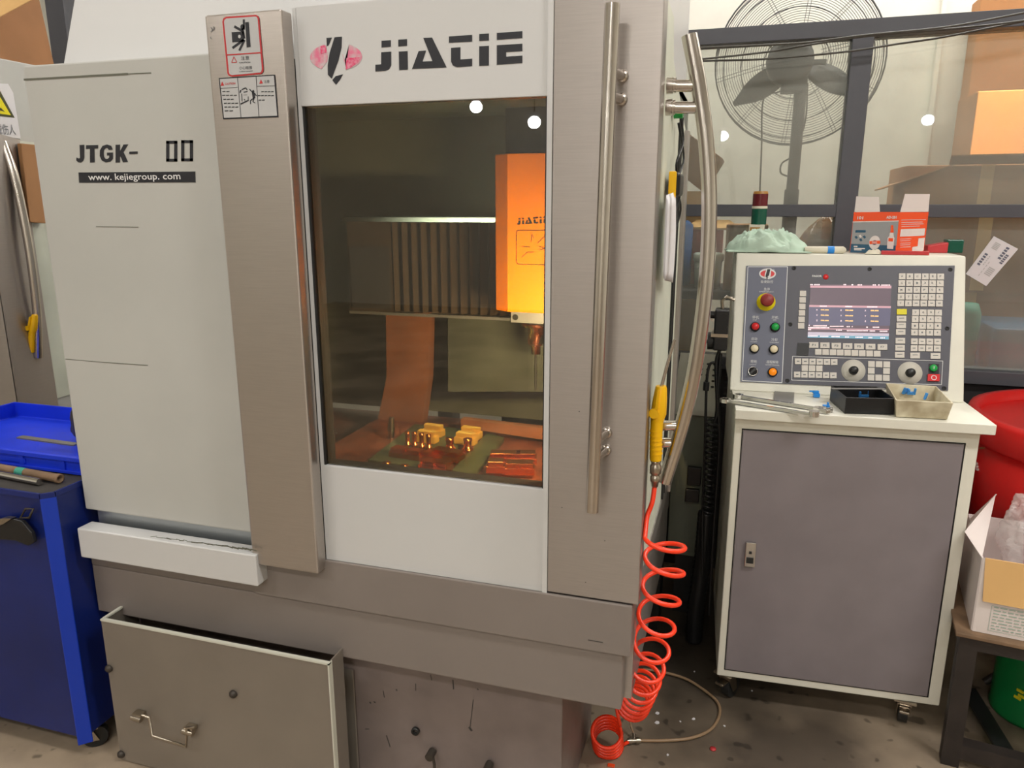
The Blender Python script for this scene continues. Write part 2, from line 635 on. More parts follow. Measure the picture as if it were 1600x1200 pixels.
# ================================================================== the room
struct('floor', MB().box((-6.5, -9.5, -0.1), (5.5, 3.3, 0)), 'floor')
struct('ceiling', MB().box((-6.5, -9.5, 4.0), (5.5, 3.3, 4.1)), 'ceiling')
struct('wall_back', MB().box((-6.5, 3.2, 0), (5.5, 3.3, 4)), 'wall')
struct('wall_front', MB().box((-6.5, -9.5, 0), (5.5, -9.4, 4)), 'wall')
struct('wall_left', MB().box((-6.5, -9.4, 0), (-6.4, 3.2, 4)), 'wall')
struct('wall_right', MB().box((5.4, -9.4, 0), (5.5, 3.2, 4)), 'wall')

for i, (lx, ly, lp) in enumerate(LAMPS):
    t = thing('ceiling_light', 'white batten ceiling lamp above the workshop floor', 'ceiling light', (lx, ly, 3.88), 'ceiling lamps of the workshop')
    part('lamp_body', MB().box((lx - 0.78, ly - 0.19, 3.93), (lx + 0.78, ly + 0.19, 4.0)), 'fixture_white', t)
    part('diffuser', MB().box((lx - 0.74, ly - 0.16, 3.9), (lx + 0.74, ly + 0.16, 3.93)), 'tube_glow', t)
for (lx, lz, ly) in ((-3.37, 2.77, -8.0), (-2.6, 2.56, -8.0), (-0.41, 2.61, -8.0), (2.47, 2.76, -8.0)):
    t = thing('pendant_lamp', 'small bright pendant lamp mirrored in the glass', 'pendant lamp', (lx, ly, lz), 'pendant lamps at the far end of the workshop')
    part('bulb', MB().ball((lx, ly, lz), (0.085, 0.075, 0.075)), 'lamp_glow', t)
    part('lamp_shade', MB().lathe([(0.0, 0.12), (0.05, 0.12), (0.07, 0.075), (0.0, 0.075)], (lx, ly, lz)), 'fixture_white', t)
    part('cord', MB().tube([(lx, ly, lz + 0.12), (lx, ly, 4.0)], 0.006, 6), 'black', t)

# glazed partition behind the console
win = tag(thing('window_1', None, None, (0.4, 1.65, 0)), None, None, kind='structure')
PY = 1.6
part('top_rail', MB().box((-4.2, PY, 2.135), (3.2, PY + 0.1, 2.19)), 'frame', win, bevel=0.002)
part('middle_rail', MB().box((-1.0, PY, 1.507), (3.2, PY + 0.1, 1.553)), 'frame', win, bevel=0.002)
part('bottom_rail', MB().box((-1.0, PY, 0.9), (3.2, PY + 0.1, 0.95)), 'frame', win, bevel=0.002)
part('mullion', MB().box((0.326, PY - 0.003, 0.0), (0.396, PY + 0.1, 2.135)), 'frame', win, bevel=0.002)
part('mullion', MB().box((1.85, PY - 0.003, 0.0), (1.92, PY + 0.1, 2.135)), 'frame', win, bevel=0.002)
part('mullion', MB().box((-1.3, PY - 0.003, 0.0), (-1.23, PY + 0.1, 2.135)), 'frame', win, bevel=0.002)
part('kick_board', MB().box((-1.0, PY + 0.03, 0.0), (3.2, PY + 0.06, 0.9)), 'frame_low', win)
for (x0, x1) in ((-1.0, 0.326), (0.396, 1.85), (1.92, 3.2)):
    for (z0, z1) in ((0.95, 1.507), (1.553, 2.135)):
        part('pane', MB().box((x0, PY + 0.048, z0), (x1, PY + 0.053, z1)), 'glass', win)

# ================================================================== machining centre
XL, XR = -1.685, -0.165
mc = thing('machining_center', 'large white and stainless machining centre with a glazed door', 'machine', (-0.95, 0.4, 0))
f0 = fr(0.0)


def printed(pts, f):
    return [f(*p) for p in pts]


# --- grey base
base = part('lower_band', MB().box((-1.69, 0.0, 0.424), (-0.195, 0.9, 0.567)), 'grey_band', mc, bevel=0.003)
ub = MB().box((-1.69, 0.0, 0.5675), (-1.1, 0.9, 0.652)).box((-1.15, -0.008, 0.569), (-0.178, 0.0, 0.694)).box((-1.1, 0.0, 0.5675), (-0.178, 0.9, 0.69))
part('upper_band', ub, 'grey_band', mc, bevel=0.002)
pl = part('plinth', MB().box((-1.66, 0.06, 0.0), (-0.345, 0.47, 0.424)), 'plinth', mc, bevel=0.003)
f6 = fr(0.057)
h = MB()
h.lathe([(0.006, 0), (0.011, 0), (0.011, 0.008), (0.006, 0.008)], f6(650, 1141), 12, (0, -1, 0))
part('bolt_hole', h, 'dark', pl)
for (u, v) in ((677, 1172), (766, 1192)):
    c = f6(u, v)
    g = MB().cyl(c + V((0, -0.004, 0)), c + V((0, -0.03, 0)), 0.011).tube([c + V((0.008, -0.022, 0)), c + V((0.013, -0.025, -0.02)), c + V((0.013, -0.025, -0.12))], 0.004)
    part('lug', g, 'iron', pl)
sc = MB()
for (a, b, w) in (((672, 1055), (674, 1064), .002), ((707, 1063), (708, 1078), .003), ((649, 1069), (649, 1080), .002), ((598, 1080), (600, 1091), .002),
                  ((603, 1150), (609, 1168), .003), ((739, 1094), (734, 1137), .002), ((732, 1137), (737, 1143), .006), ((570, 1140), (576, 1140), .002), ((618, 1078), (620, 1080), .004),
                  ((583, 1097), (586, 1099), .003), ((577, 1098), (579, 1100), .004), ((745, 1077), (747, 1079), .003)):
    sc.strip(f6(*a) + V((0, .0024, 0)), f6(*b) + V((0, .0024, 0)), w, Y_)
part('scuff_mark', sc, 'stain', pl)
sm = MB()
fb = fr(-0.0085)
for (a, b, w) in (((919, 1000), (942, 1004), .002),):
    sm.strip(fb(*a), fb(*b), w, Y_)
part('scuff_mark', sm, 'stain', base)

# --- left white cover
lc = part('side_cover', MB().box((XL, 0.0, 0.735), (-1.12, 0.05, 1.876)), 'white_paint', mc, bevel=0.004)
part('cover_back', MB().box((XL, 0.05, 0.56), (XL + 0.02, 1.2, 1.87)), 'white_paint', mc)
fl = fr(-0.0008)
tx = MB()
c0, c1 = fl(119, 241), fl(201, 241)
for gl in ([(497, 906), (527, 905), (527, 985), (520, 1005), (505, 1016), (488, 1014), (476, 1002), (478, 984), (490, 990), (500, 988)],
           [(537, 908), (613, 906), (613, 928), (590, 929), (592, 1015), (562, 1016), (562, 930), (537, 931)],
           [(705, 935), (695, 912), (668, 903), (640, 912), (624, 940), (623, 975), (636, 1003), (660, 1015), (690, 1010), (706, 992), (706, 953), (668, 954), (668, 972), (682, 972), (682, 985), (672, 993), (660, 993), (650, 980), (648, 958), (650, 938), (662, 925), (673, 927), (680, 938)],
           [(722, 905), (750, 904), (750, 945), (772, 903), (802, 902), (772, 950), (800, 1012), (768, 1014), (752, 975), (750, 980), (750, 1015), (722, 1016)]):
    tx.poly([fl(x / 4, y / 4) for x, y in gl])
tx.poly(printed([(202, 237), (215, 236.5), (215, 240.5), (202, 241)], fl))
for (x0, x1, y0, y1) in ((259.5, 277, 220, 252.5), (283, 301.5, 219, 252)):
    for q in ([(x0, y0), (x1, y0), (x1, y0 + 4.5), (x0, y0 + 4.5)], [(x0, y1 - 4.5), (x1, y1 - 4.5), (x1, y1), (x0, y1)],
              [(x0, y0), (x0 + 5, y0), (x0 + 5, y1), (x0, y1)], [(x1 - 5, y0), (x1, y0), (x1, y1), (x1 - 5, y1)]):
        tx.poly(printed(q, fl))
part('lettering', tx, 'print', lc)
fl2 = fr(-0.0016)
wb = MB().poly(printed([(122.5, 269.5), (305, 268), (305.5, 285), (123.5, 285.5)], fl))
wb.mat(1)
c0, c1 = fl2(138, 277.5), fl2(282, 277.5)
wb.text('www. kejiegroup. com', (c0 + c1) / 2, X_, Z_, (c1 - c0).length, (fl2(200, 270.5) - fl2(200, 284)).length, 0.012)
part('web_address_label', wb, ['print', 'print_white'], lc)
scr = MB()
for (a, b, w) in (((37, 124.5), (200, 115.5), .0045), ((200, 115.5), (236, 113.8), .002), ((150, 354), (216, 355), .0016), ((102, 561), (160, 566), .0014), ((160, 566), (231, 571), .0018)):
    scr.strip(fl(*a), fl(*b), w, Y_)
part('scratch_mark', scr, 'scratch', lc)
# recess strip and the white rail below
part('recess_strip', MB().box((XL + 0.02, 0.02, 0.65), (-1.15, 0.05, 0.735)), 'alu', mc)
fr5 = fr(-0.05)
rl = fr5(112, 812)
rail = part('rail', MB().box((-1.668, -0.05, 0.617), (-1.108, 0.0, 0.702)), 'white_door', mc, bevel=0.003)
sm = MB()
frr = fr(-0.0507)
random.seed(2)
px = 235
while px < 392:
    v = 835 + (px - 215) * (856 - 832) / (393 - 215)
    d = random.uniform(5, 11)
    sm.strip(frr(px, v + random.uniform(-1.2, 1.2)), frr(px + d, v + d * .135 + random.uniform(-1.5, 1.5)), random.uniform(.0012, .0035) + (0.002 if px > 340 else 0), Y_)
    px += d * 0.85
part('scuff_mark', sm, 'scratch', rail)

# --- stainless corner strip with the stickers
cs = part('corner_strip', MB().box((-1.125, -0.04, 0.672), (-0.938, 0.0, 1.942)), 'steel_h', mc, bevel=0.004)
fk_ = fr(-0.0412)
fk2 = fr(-0.0420)


def S(x, y, f=fk_):
    return f(335 + x / 6.855, 15 + y / 6.855)


def S2(x, y):
    return S(x, y, fk2)


def seg(mb, f, a, b, w):
    """printed stroke of width w (pixels of the crop)"""
    ax, ay = a
    bx, by = b
    L = math.hypot(bx - ax, by - ay)
    nx, ny = -(by - ay) / L * w / 2, (bx - ax) / L * w / 2
    mb.poly([f(ax + nx, ay + ny), f(bx + nx, by + ny), f(bx - nx, by - ny), f(ax - nx, ay - ny)])


def wtext(mb, f, body, cx, cy, w, h, bold=0.0, slope=0.0):
    a, b = f(cx - w / 2, cy), f(cx + w / 2, cy)
    ht = (f(cx, cy - h / 2) - f(cx, cy + h / 2)).length
    ex = (b - a).normalized()
    ex2 = (f(cx + w / 2, cy - slope * w / 2) - f(cx - w / 2, cy + slope * w / 2)).normalized()
    up = (f(cx, cy - h) - f(cx, cy + h))
    up = (up - ex2 * up.dot(ex2)).normalized()
    mb.text(body, f(cx, cy), ex2, up, (b - a).length, ht, bold)


st = MB()
outer = [(85, 130), (95, 95), (122, 76), (440, 56), (465, 65), (480, 92), (527, 640), (520, 670), (500, 690), (185, 720), (150, 705), (138, 680)]
inner = [(103, 132), (108, 110), (128, 95), (438, 74), (455, 80), (463, 100), (508, 635), (502, 660), (490, 674), (187, 702), (163, 692), (156, 672)]
st.mat(0).poly([S(*p) for p in outer])
st.mat(1).poly([S(x, y, fr(-0.0416)) for x, y in inner])
st.mat(0)
seg(st, S2, (120, 487), (507, 461), 13)
st.mat(2)
st.poly([S2(*p) for p in [(330, 137), (368, 132), (389, 400), (346, 405)]])
st.poly([S2(*p) for p in [(184, 242), (315, 234), (310, 345), (192, 350)]])
seg(st, S2, (315, 105), (317, 215), 22)
seg(st, S2, (212, 180), (300, 228), 26)
seg(st, S2, (300, 200), (322, 310), 22)
seg(st, S2, (318, 320), (193, 412), 26)
seg(st, S2, (322, 325), (267, 438), 24)
st.disc(S2(300, 186), X_, Z_, (S2(300, 186) - S2(323, 186)).length, 16)
wtext(st, S2, '注意', 328, 518, 88, 44, 0, .04)
wtext(st, S2, 'CAUTION', 325, 566, 118, 15, 0.02, .04)
wtext(st, S2, '小心碰撞', 334, 622, 138, 36, 0, .04)
wtext(st, S2, 'Collision possible', 338, 661, 148, 15, 0.01, .06)
st.mat(1).disc(fr(-0.0424)(335 + 268 / 6.855, 15 + 288 / 6.855), X_, Z_, 0.0035, 12)
st.mat(0)
for a, b in (((185, 565), (208, 505)), ((208, 505), (240, 562)), ((240, 564), (185, 567))):
    seg(st, S2, a, b, 7)
part('warning_sticker', st, ['sticker_red', 'sticker', 'print'], cs, 'red-bordered sticker with a crushed figure')
st = MB()
st.mat(2).poly([S(*p) for p in [(46, 733), (647, 696), (683, 1152), (93, 1175)]])
st.mat(1).poly([S(x, y, fr(-0.0416)) for x, y in [(58, 744), (637, 708), (672, 1136), (103, 1160)]])
st.mat(2)
for a, b, w in (((247, 722), (285, 1165), 6), ((445, 708), (478, 1158), 6), ((62, 845), (250, 831), 5), ((455, 822), (655, 815), 5)):
    seg(st, S2, a, b, w)
for (x, y, w) in ((128, 878, 85), (166, 919, 165), (155, 962, 118), (182, 1004, 160), (185, 1044, 158), (160, 1085, 100), (572, 880, 140), (555, 922, 180), (510, 970, 72)):
    n = max(2, int(w / 34))
    for k in range(n):
        xa = x - w / 2 + k * w / n
        seg(st, S2, (xa, y), (xa + w / n * .78, y - 2), 10)
for a, b, w in (((375, 850), (415, 895), 10), ((415, 890), (425, 950), 28), ((430, 895), (450, 925), 10), ((425, 945), (385, 975), 11), ((385, 975), (388, 1010), 9), ((425, 950), (412, 985), 11),
                ((412, 985), (436, 1000), 9), ((292, 858), (335, 838), 12), ((335, 838), (352, 862), 10), ((275, 890), (282, 862), 14), ((312, 885), (355, 876), 10), ((280, 1012), (368, 970), 14),
                ((292, 900), (296, 985), 8), ((362, 930), (362, 965), 8), ((310, 915), (350, 912), 4), ((318, 960), (328, 970), 10)):
    seg(st, S2, a, b, w)
st.disc(S2(416, 876), X_, Z_, 0.0028, 12)
wtext(st, S2, '注意', 560, 770, 60, 32, 0, .04)
st.mat(0)
for (x, y) in ((85, 795), (500, 772)):
    st.poly([S2(x - 20, y + 22), S2(x - 2, y - 26), S2(x + 20, y + 18)])
wtext(st, S2, 'CAUTION', 168, 793, 112, 22, 0.02, .06)
part('caution_sticker', st, ['sticker_red', 'sticker', 'print'], cs, 'silver sticker in three columns with a black frame')
mk = MB()
for a, b in (((118, 170), (128, 188)), ((128, 188), (116, 200)), ((135, 165), (137, 190)), ((114, 230), (120, 245))):
    seg(mk, lambda x, y: fk_(300 + x / 4, y / 4), a, b, 4)
part('pen_mark', mk, 'grey_text', cs)

# --- sliding door: white panels, pane, stainless stile
dr = part('door', MB().box((-0.938, 0.0, 0.694), (-0.930, 0.03, 1.952)).box((-0.383, -0.004, 0.694), (-0.372, 0.03, 1.952))
          .box((-0.930, 0.0, 0.694), (-0.383, 0.03, 0.702)), 'white_door', mc)
part('upper_panel', MB().box((-0.930, 0.001, 1.757), (-0.383, 0.03, 1.955)), 'white_door', dr, bevel=0.0015)
part('lower_panel', MB().box((-0.930, 0.001, 0.702), (-0.383, 0.03, 0.941)), 'white_door', dr, bevel=0.0015)
part('window_pane', MB().box((-0.930, 0.010, 0.941), (-0.383, 0.015, 1.757)), 'glass_door', dr)
part('window_seal', MB().box((-0.930, 0.004, 0.941), (-0.925, 0.050, 1.757)).box((-0.388, 0.006, 0.941), (-0.383, 0.050, 1.757)).box((-0.925, 0.016, 0.936), (-0.388, 0.05, 0.9412)), 'dark', dr)
fd = fr(0.0003)


def D(x, y):
    return fd(460 + x / 3.636, y / 3.636)


logo = [[(495, 232), (548, 228), (548, 265), (495, 270)], [(493, 297), (550, 293), (550, 372), (538, 394), (515, 403), (460, 406), (460, 368), (493, 365)],
        [(590, 225), (640, 222), (640, 260), (590, 264)], [(593, 293), (643, 290), (645, 395), (595, 398)],
        [(732, 215), (782, 213), (865, 383), (668, 392), (706, 290), (748, 287), (728, 350), (784, 347)],
        [(878, 207), (1010, 198), (1010, 236), (878, 243)], [(890, 272), (943, 268), (943, 338), (1010, 333), (1010, 375), (925, 382), (900, 372), (890, 350)],
        [(1050, 193), (1105, 190), (1105, 230), (1050, 233)], [(1050, 263), (1105, 260), (1105, 372), (1050, 374)],
        [(1150, 187), (1295, 177), (1295, 216), (1150, 226)], [(1150, 257), (1295, 248), (1295, 290), (1203, 296), (1203, 322), (1295, 316), (1295, 358), (1150, 368)]]
lt = MB()
for q in logo:
    lt.poly([D(*p) for p in q])
part('lettering', lt, 'print', dr)
em = MB()
bit = [[(182, 215), (213, 213), (195, 256), (184, 262)], [(228, 212), (270, 208), (268, 270), (250, 345), (212, 447), (190, 425), (189, 370), (200, 300)],
       [(215, 455), (235, 432), (276, 422), (260, 452), (236, 482)]]
for q in bit:
    em.poly([D(*p) for p in q])
arcL = [(240 + 150 * math.cos(R(t)), 325 - 82 * math.sin(R(t))) for t in range(118, 244, 9)]
arcR = [(238 + 146 * math.cos(R(t)), 322 - 80 * math.sin(R(t))) for t in range(-66, 68, 9)]
em.mat(1).poly([D(*p) for p in arcL + [(186, 350), (192, 300)]])
em.poly([D(*p) for p in [(292, 396), (286, 340), (270, 300)][::1] + [(x, y) for x, y in arcR]])
em.mat(2)
for q in ([(145, 262), (180, 258), (183, 300), (150, 305)], [(295, 330), (378, 325), (365, 352), (325, 382), (292, 396)]):
    em.poly([D(x, y) + V((0, -0.0004, 0)) for x, y in q])
part('emblem', em, ['print', 'pink', 'pink_deep'], dr, 'worn pink oval with a black drill bit')
# stainless stile with the straight pull handle
stile = part('door_stile', MB().box((-0.372, -0.002, 0.697), (XR, 0.04, 1.975)), 'steel', mc, bevel=0.002)
fh = fr(-0.072)
ph = MB().tube([fh(957, 6), fh(925, 799)], 0.0135, 20)
for v in (110, 148, 690, 718):
    k = (v - 6) / 793
    c = fh(957 - 32 * k, v)
    e = V((c.x + 0.012, -0.002, c.z))
    ph.cyl(c, e, 0.009, n=14)
    ph.ball(e + V((0, -0.004, 0)), (0.012, 0.008, 0.012))
part('pull_handle', ph, 'pipe', stile)
rv = MB()
for (u, v) in ((905, 643), (878, 793), (915, 910), (945, 845)):
    rv.disc(fr(-0.0024)(u, v), X_, Z_, 0.0012, 8)
part('pin_hole', rv, 'stain', stile)

# --- top hood sloping back over the machine
hd = MB()
a0, a1 = V((-1.62, 0.052, 1.872)), V((-1.62, 0.20, 2.28))
hd.hexa([(-1.625, 0.052, 1.86), (-0.2, 0.052, 1.86), (-0.2, 1.0, 1.86), (-1.625, 1.0, 1.86), (-1.625, 0.205, 2.28), (-0.2, 0.205, 2.28), (-0.2, 1.0, 2.28), (-1.625, 1.0, 2.28)])
part('hood', hd, 'white_door', mc, bevel=0.003)

# --- right side: frame, glazed panel, inspection door strip, curved handle
sd = MB()
sd.prism([(XR - 0.02, 0.04, 0.694), (XR - 0.02, 0.04, 1.95), (XR - 0.02, 0.26, 1.94), (XR - 0.02, 0.30, 1.86), (XR - 0.02, 0.74, 1.75), (XR - 0.02, 0.74, 0.694)], (0.012, 0, 0))
side = part('side_panel', sd, 'console_side', mc)
sf = MB()
sf.box((XR - 0.02, 0.035, 0.694), (XR, 0.06, 1.93)).box((XR - 0.02, 0.70, 0.694), (XR + 0.004, 0.75, 1.75)).box((XR - 0.02, 0.06, 0.694), (XR - 0.003, 0.70, 0.74))
part('side_frame', sf, 'steel', mc, bevel=0.002)
part('slide_rail', MB().box((XR - 0.008, 0.52, 0.74), (XR - 0.002, 0.53, 1.78)).box((XR - 0.008, 0.57, 0.74), (XR - 0.002, 0.575, 1.77)), 'dark', side)
part('switch_cap', MB().cyl((XR - 0.004, 0.32, 1.757), (XR + 0.016, 0.32, 1.757), 0.016), 'green_btn', side)
wr = MB()
for (y0, z0) in ((0.36, 1.78), (0.40, 1.74)):
    wr.tube(catmull([(XR, y0, z0), (XR + 0.014, y0 + 0.03, z0 - 0.08), (XR + 0.006, y0 - 0.03, z0 - 0.14), (XR + 0.012, y0 + 0.04, z0 - 0.2), (XR, y0 + 0.02, z0 - 0.26)], 6), 0.003, 6)
part('switch_wire', wr, 'black', side)
low = MB().box((XR - 0.03, 0.04, 0.43), (XR - 0.012, 0.85, 0.694))
part('side_skirt', low, 'steel', mc)
fs = fr(0.10)
pth = [(1077, 55), (1091, 130), (1103, 220), (1108, 310), (1106, 400), (1098, 490), (1083, 590), (1063, 672), (1038, 753)]
ch = MB().tube(catmull([fs(*p) for p in pth], 5), 0.0155, 16)
for (ua, ub, v) in ((1036, 1088, 134), (1036, 1092, 168), (1020, 1064, 665), (1020, 1056, 692)):
    a, b = fs(ua, v), fs(ub, v)
    a.x = XR
    ch.cyl(a, b, 0.0115, n=14)
    ch.cyl(a, a + V((0.012, 0, 0)), 0.016, n=14)
    ch.cyl(a + V((0.014, 0, 0)), a + V((0.018, 0, 0)), 0.0145, n=14)
part('curved_handle', ch, 'pipe', mc, 'bowed tubular handle on the side door')

# --- inside of the machine
IN = MB()
IN.box((-1.66, 1.0, 0.8), (-0.19, 1.02, 1.86)).box((-1.66, 0.05, 0.8), (-1.64, 1.0, 1.86)).box((-0.21, 0.05, 0.8), (-0.19, 1.0, 1.86)).box((-1.66, 0.05, 1.84), (-0.19, 1.0, 1.86))
part('enclosure', IN, 'enclosure', mc)
part('chip_tray', MB().box((-1.64, 0.04, 0.69), (-0.21, 1.0, 0.78)), 'copper_floor', mc)
part('front_lining', MB().box((-1.64, 0.035, 0.70), (-0.932, 0.045, 1.86)), 'dark', mc)
wc = part('way_cover', MB().box((-1.225, 0.72, 1.212), (-0.55, 0.98, 1.50)).box((-1.225, 0.70, 1.212), (-1.07, 0.72, 1.50)), 'rib', mc)
part('cover_lip', MB().prism([(-1.23, .665, 1.500), (-1.23, .70, 1.512), (-1.23, .98, 1.512), (-1.23, .98, 1.500)], (.68, 0, 0)).box((-1.225, 0.69, 1.203), (-0.55, 0.98, 1.212)), 'alu', wc)
part('cover_panel', MB().box((-1.215, 0.694, 1.222), (-1.078, 0.70, 1.42)), 'fan', wc)
r0 = None
for k in range(16):
    x = -1.062 + k * 0.0325
    if r0 is None:
        r0 = part('fold', MB().prism([(x - 0.013, 0.72, 1.215), (x, 0.695, 1.215), (x + 0.013, 0.72, 1.215)], (0, 0, 0.283)), 'rib', wc)
    else:
        clone(r0, wc, WM[r0.name].translation + V((0.0325 * k, 0, 0)))
part('column', MB().box((-1.16, 0.86, 0.78), (-1.09, 0.98, 1.21)), 'dark', mc)
cg = MB()
fg = fr(0.70)
q = [(603, 490), (668, 490), (666, 588), (655, 680), (585, 680), (603, 590)]
cg.prism([fg(603, 489), fg(670, 489), fg(668, 590), fg(604, 590)], (0, 0.05, 0))
cg.prism([fg(604, 590), fg(668, 590), fg(655, 690), fg(583, 690)], (0, 0.05, 0))
part('column_guard', cg, 'brown_guard', mc)
part('column_side', MB().prism([fr(0.72)(700, 490), fr(0.72)(868, 490), fr(0.72)(868, 612), fr(0.72)(700, 612)], (0, 0.05, 0)), 'inner_grey', mc)
part('trough', MB().prism([fr(0.6)(720, 655), fr(0.6)(868, 672), fr(0.6)(868, 690), fr(0.6)(720, 668)], (0, 0.03, 0)), 'brown_guard', mc)
# spindle head
hx0, hx1 = fr(.52)(779, 400).x, -0.40
hcov = part('head_cover', MB().prism([(hx0, 0.52, 1.265), (hx0 + 0.004, 0.48, 1.265), (fr(.45)(793, 400).x, 0.45, 1.265), (hx1, 0.45, 1.265), (hx1, 0.70, 1.265), (hx0, 0.70, 1.265)], (0, 0, 0.417)), 'orange_cover', mc, 'orange sheet cover of the spindle head', bevel=0.003)
part('motor', MB().box((hx0 + 0.03, 0.49, 1.685), (hx1, 0.68, 1.80)), 'dark', mc, bevel=0.004)
fo = fr(0.4488)
lg = MB()
for q in logo:
    lg.poly([fo(808 + (x - 460) / (1295 - 460) * 50, 338 + (y - 177) / 230 * 13) for x, y in q])


def stroke(mb, f, pts, w):
    for a, b in zip(pts, pts[1:]):
        seg(mb, f, a, b, w)


stroke(lg, fo, [(809, 360), (856, 360), (858, 363), (858, 411), (856, 414), (810, 413), (807, 410), (807, 363), (809, 360)], 0.9)
stroke(lg, fo, [(815, 385), (828, 386)], 0.8)
stroke(lg, fo, [(842, 385), (852, 388), (842, 391)], 0.8)
stroke(lg, fo, [(830, 378), (831, 366), (834, 372)], 0.8)
stroke(lg, fo, [(840, 380), (851, 369), (855, 373)], 0.8)
stroke(lg, fo, [(815, 402), (824, 394), (835, 394)], 0.8)
part('lettering', lg, 'print', hcov)
nose = part('spindle_nose', MB().box((-0.598, 0.46, 1.235), (hx1, 0.68, 1.265)), 'alu', mc)
ns = MB().cyl((-0.585, 0.4595, 1.25), (-0.585, 0.458, 1.25), 0.008)
part('nose_bolt', ns, 'dark', nose)
part('spindle', MB().lathe([(0.0, 0), (0.014, 0), (0.014, 0.022), (0.022, 0.026), (0.026, 0.032), (0.026, 0.075), (0.045, 0.08), (0.045, 0.098)], (-0.545, 0.53, 1.137), 24), 'chrome', mc)
part('cutter', MB().cyl((-0.545, 0.53, 1.03), (-0.545, 0.53, 1.137), 0.0035), 'dark', mc)
nz = fr(0.52)
part('coolant_nozzle', MB().cyl(nz(611, 700), nz(611, 672), 0.010).cyl(nz(611, 672), nz(612, 652), 0.012, 0.007), 'nickel', mc)
tb = part('table', MB().box((-1.15, 0.2, 0.8), (-0.4, 0.72, 0.845)), 'copper_floor', mc, bevel=0.003)
part('work_light', MB().box((-0.30, 0.06, 1.14), (-0.24, 0.12, 1.30)), 'tube_glow', mc)
wl = area('work_light_beam', (-0.315, 0.09, 1.22), (0.16, 0.06), 26, (1.0, 0.70, 0.36))
wl.rotation_euler = (V((-0.72, 0.5, 1.02)) - V((-0.315, 0.09, 1.22))).to_track_quat('-Z', 'Y').to_euler()
tl = area('cover_light_beam', (-0.72, 0.70, 1.825), (0.5, 0.10), 5.5, (0.96, 1.0, 0.66), spread=70)

# fixture and copper pieces on the table
TZ = 0.845
fx = MB().prism([atz(575, 725, TZ), atz(648, 668, TZ), atz(735, 676, TZ), atz(690, 742, TZ)], (0, 0, 0.012))
solo('fixture_plate', fx, 'fixture', 'green-brown fixture plate under the copper pieces inside the machine', 'fixture plate', bevel=0.001)
fx = MB().prism([atz(706, 742, TZ), atz(762, 682, TZ), atz(788, 690, TZ), atz(738, 752, TZ)], (0, 0, 0.014))
solo('fixture_bar', fx, 'fixture', 'slanted green clamping bar beside the fixture plate', 'clamping bar', bevel=0.001)
PZ = TZ + 0.012


def copper_block(u, v, w, d, hgt, rot, mt, label, group):
    c = atz(u, v, PZ)
    mx = Matrix.Translation(c) @ Matrix.Rotation(rot, 4, 'Z')
    mb = MB().box((-w / 2, -d / 2, 0), (w / 2, d / 2, hgt * .6), mx).box((-w / 2 + .004, -d / 2 + .004, hgt * .6), (w / 2 - .004, d / 2 - .004, hgt), mx)
    return solo('copper_block', mb, mt, label, 'workpiece', group, bevel=0.001)


def copper_post(u, v, r, hgt, label, group):
    c = atz(u, v, PZ)
    return solo('copper_post', MB().lathe([(0, 0), (r * 1.5, 0), (r * 1.5, hgt * .18), (r, hgt * .24), (r, hgt * .8), (r * 1.15, hgt * .82), (r * 1.15, hgt), (0, hgt)], c, 16), 'copper', label, 'workpiece', group)


YB = 'bright yellow copper bars at the back of the fixture'
for (u, v, lb) in ((678, 680, 'bright copper bar at the far edge of the fixture, nearer the column'), (668, 690, 'bright copper bar just in front of the bar by the column'),
                   (736, 684, 'bright copper bar at the far edge beside the clamping bar'), (728, 693, 'bright copper bar in front of the one beside the clamping bar')):
    copper_block(u, v, 0.065, 0.03, 0.035, -0.1, 'bright_copper', lb, YB)
GP = 'slim copper posts standing in rows on the fixture'
for (u, v) in ((637, 697), (648, 698), (659, 700), (670, 702)):
    copper_post(u, v, 0.0065, 0.045, 'slim copper post standing in the row behind the stepped blocks', GP)
for (u, v, lb) in ((703, 703, 'stout copper post between the two groups of bright bars'), (731, 704, 'stout copper post in front of the bars beside the clamping bar')):
    copper_post(u, v, 0.011, 0.036, lb, 'stout copper posts on the fixture')
GB = 'stepped copper blocks on the fixture'
for (u, v, w, lb) in ((625, 712, .05, 'stepped copper block at the outer corner of the fixture'), (650, 716, .05, 'stepped copper block in the middle of the front row'), (670, 718, .03, 'narrow stepped copper block ending the front row'),
                      (690, 714, .05, 'copper block in front of the stout post'), (708, 718, .055, 'copper block against the clamping bar'), (672, 733, .05, 'lowest copper block by the window pane'), (692, 735, .045, 'copper block at the front corner of the fixture')):
    copper_block(u, v, w, .04, .026, -.15, 'copper', lb, GB)
GL = 'copper pieces lying beside the fixture'
for (u, v, w, lb) in ((790, 722, .09, 'long copper piece lying on the tray beyond the clamping bar'), (812, 738, .08, 'copper piece lying nearest the door stile'), (775, 735, .05, 'small copper piece lying next to the clamping bar'), (822, 722, .06, 'copper piece lying behind the one by the stile')):
    copper_block(u, v, w, .045, .03, .25, 'copper', lb, GL)
for (u, v, lb) in ((604, 733, 'round copper stud at the front edge of the fixture, outer one'), (632, 738, 'round copper stud at the front edge of the fixture, inner one')):
    copper_post(u, v, 0.010, 0.02, lb, 'round copper studs at the front of the fixture')

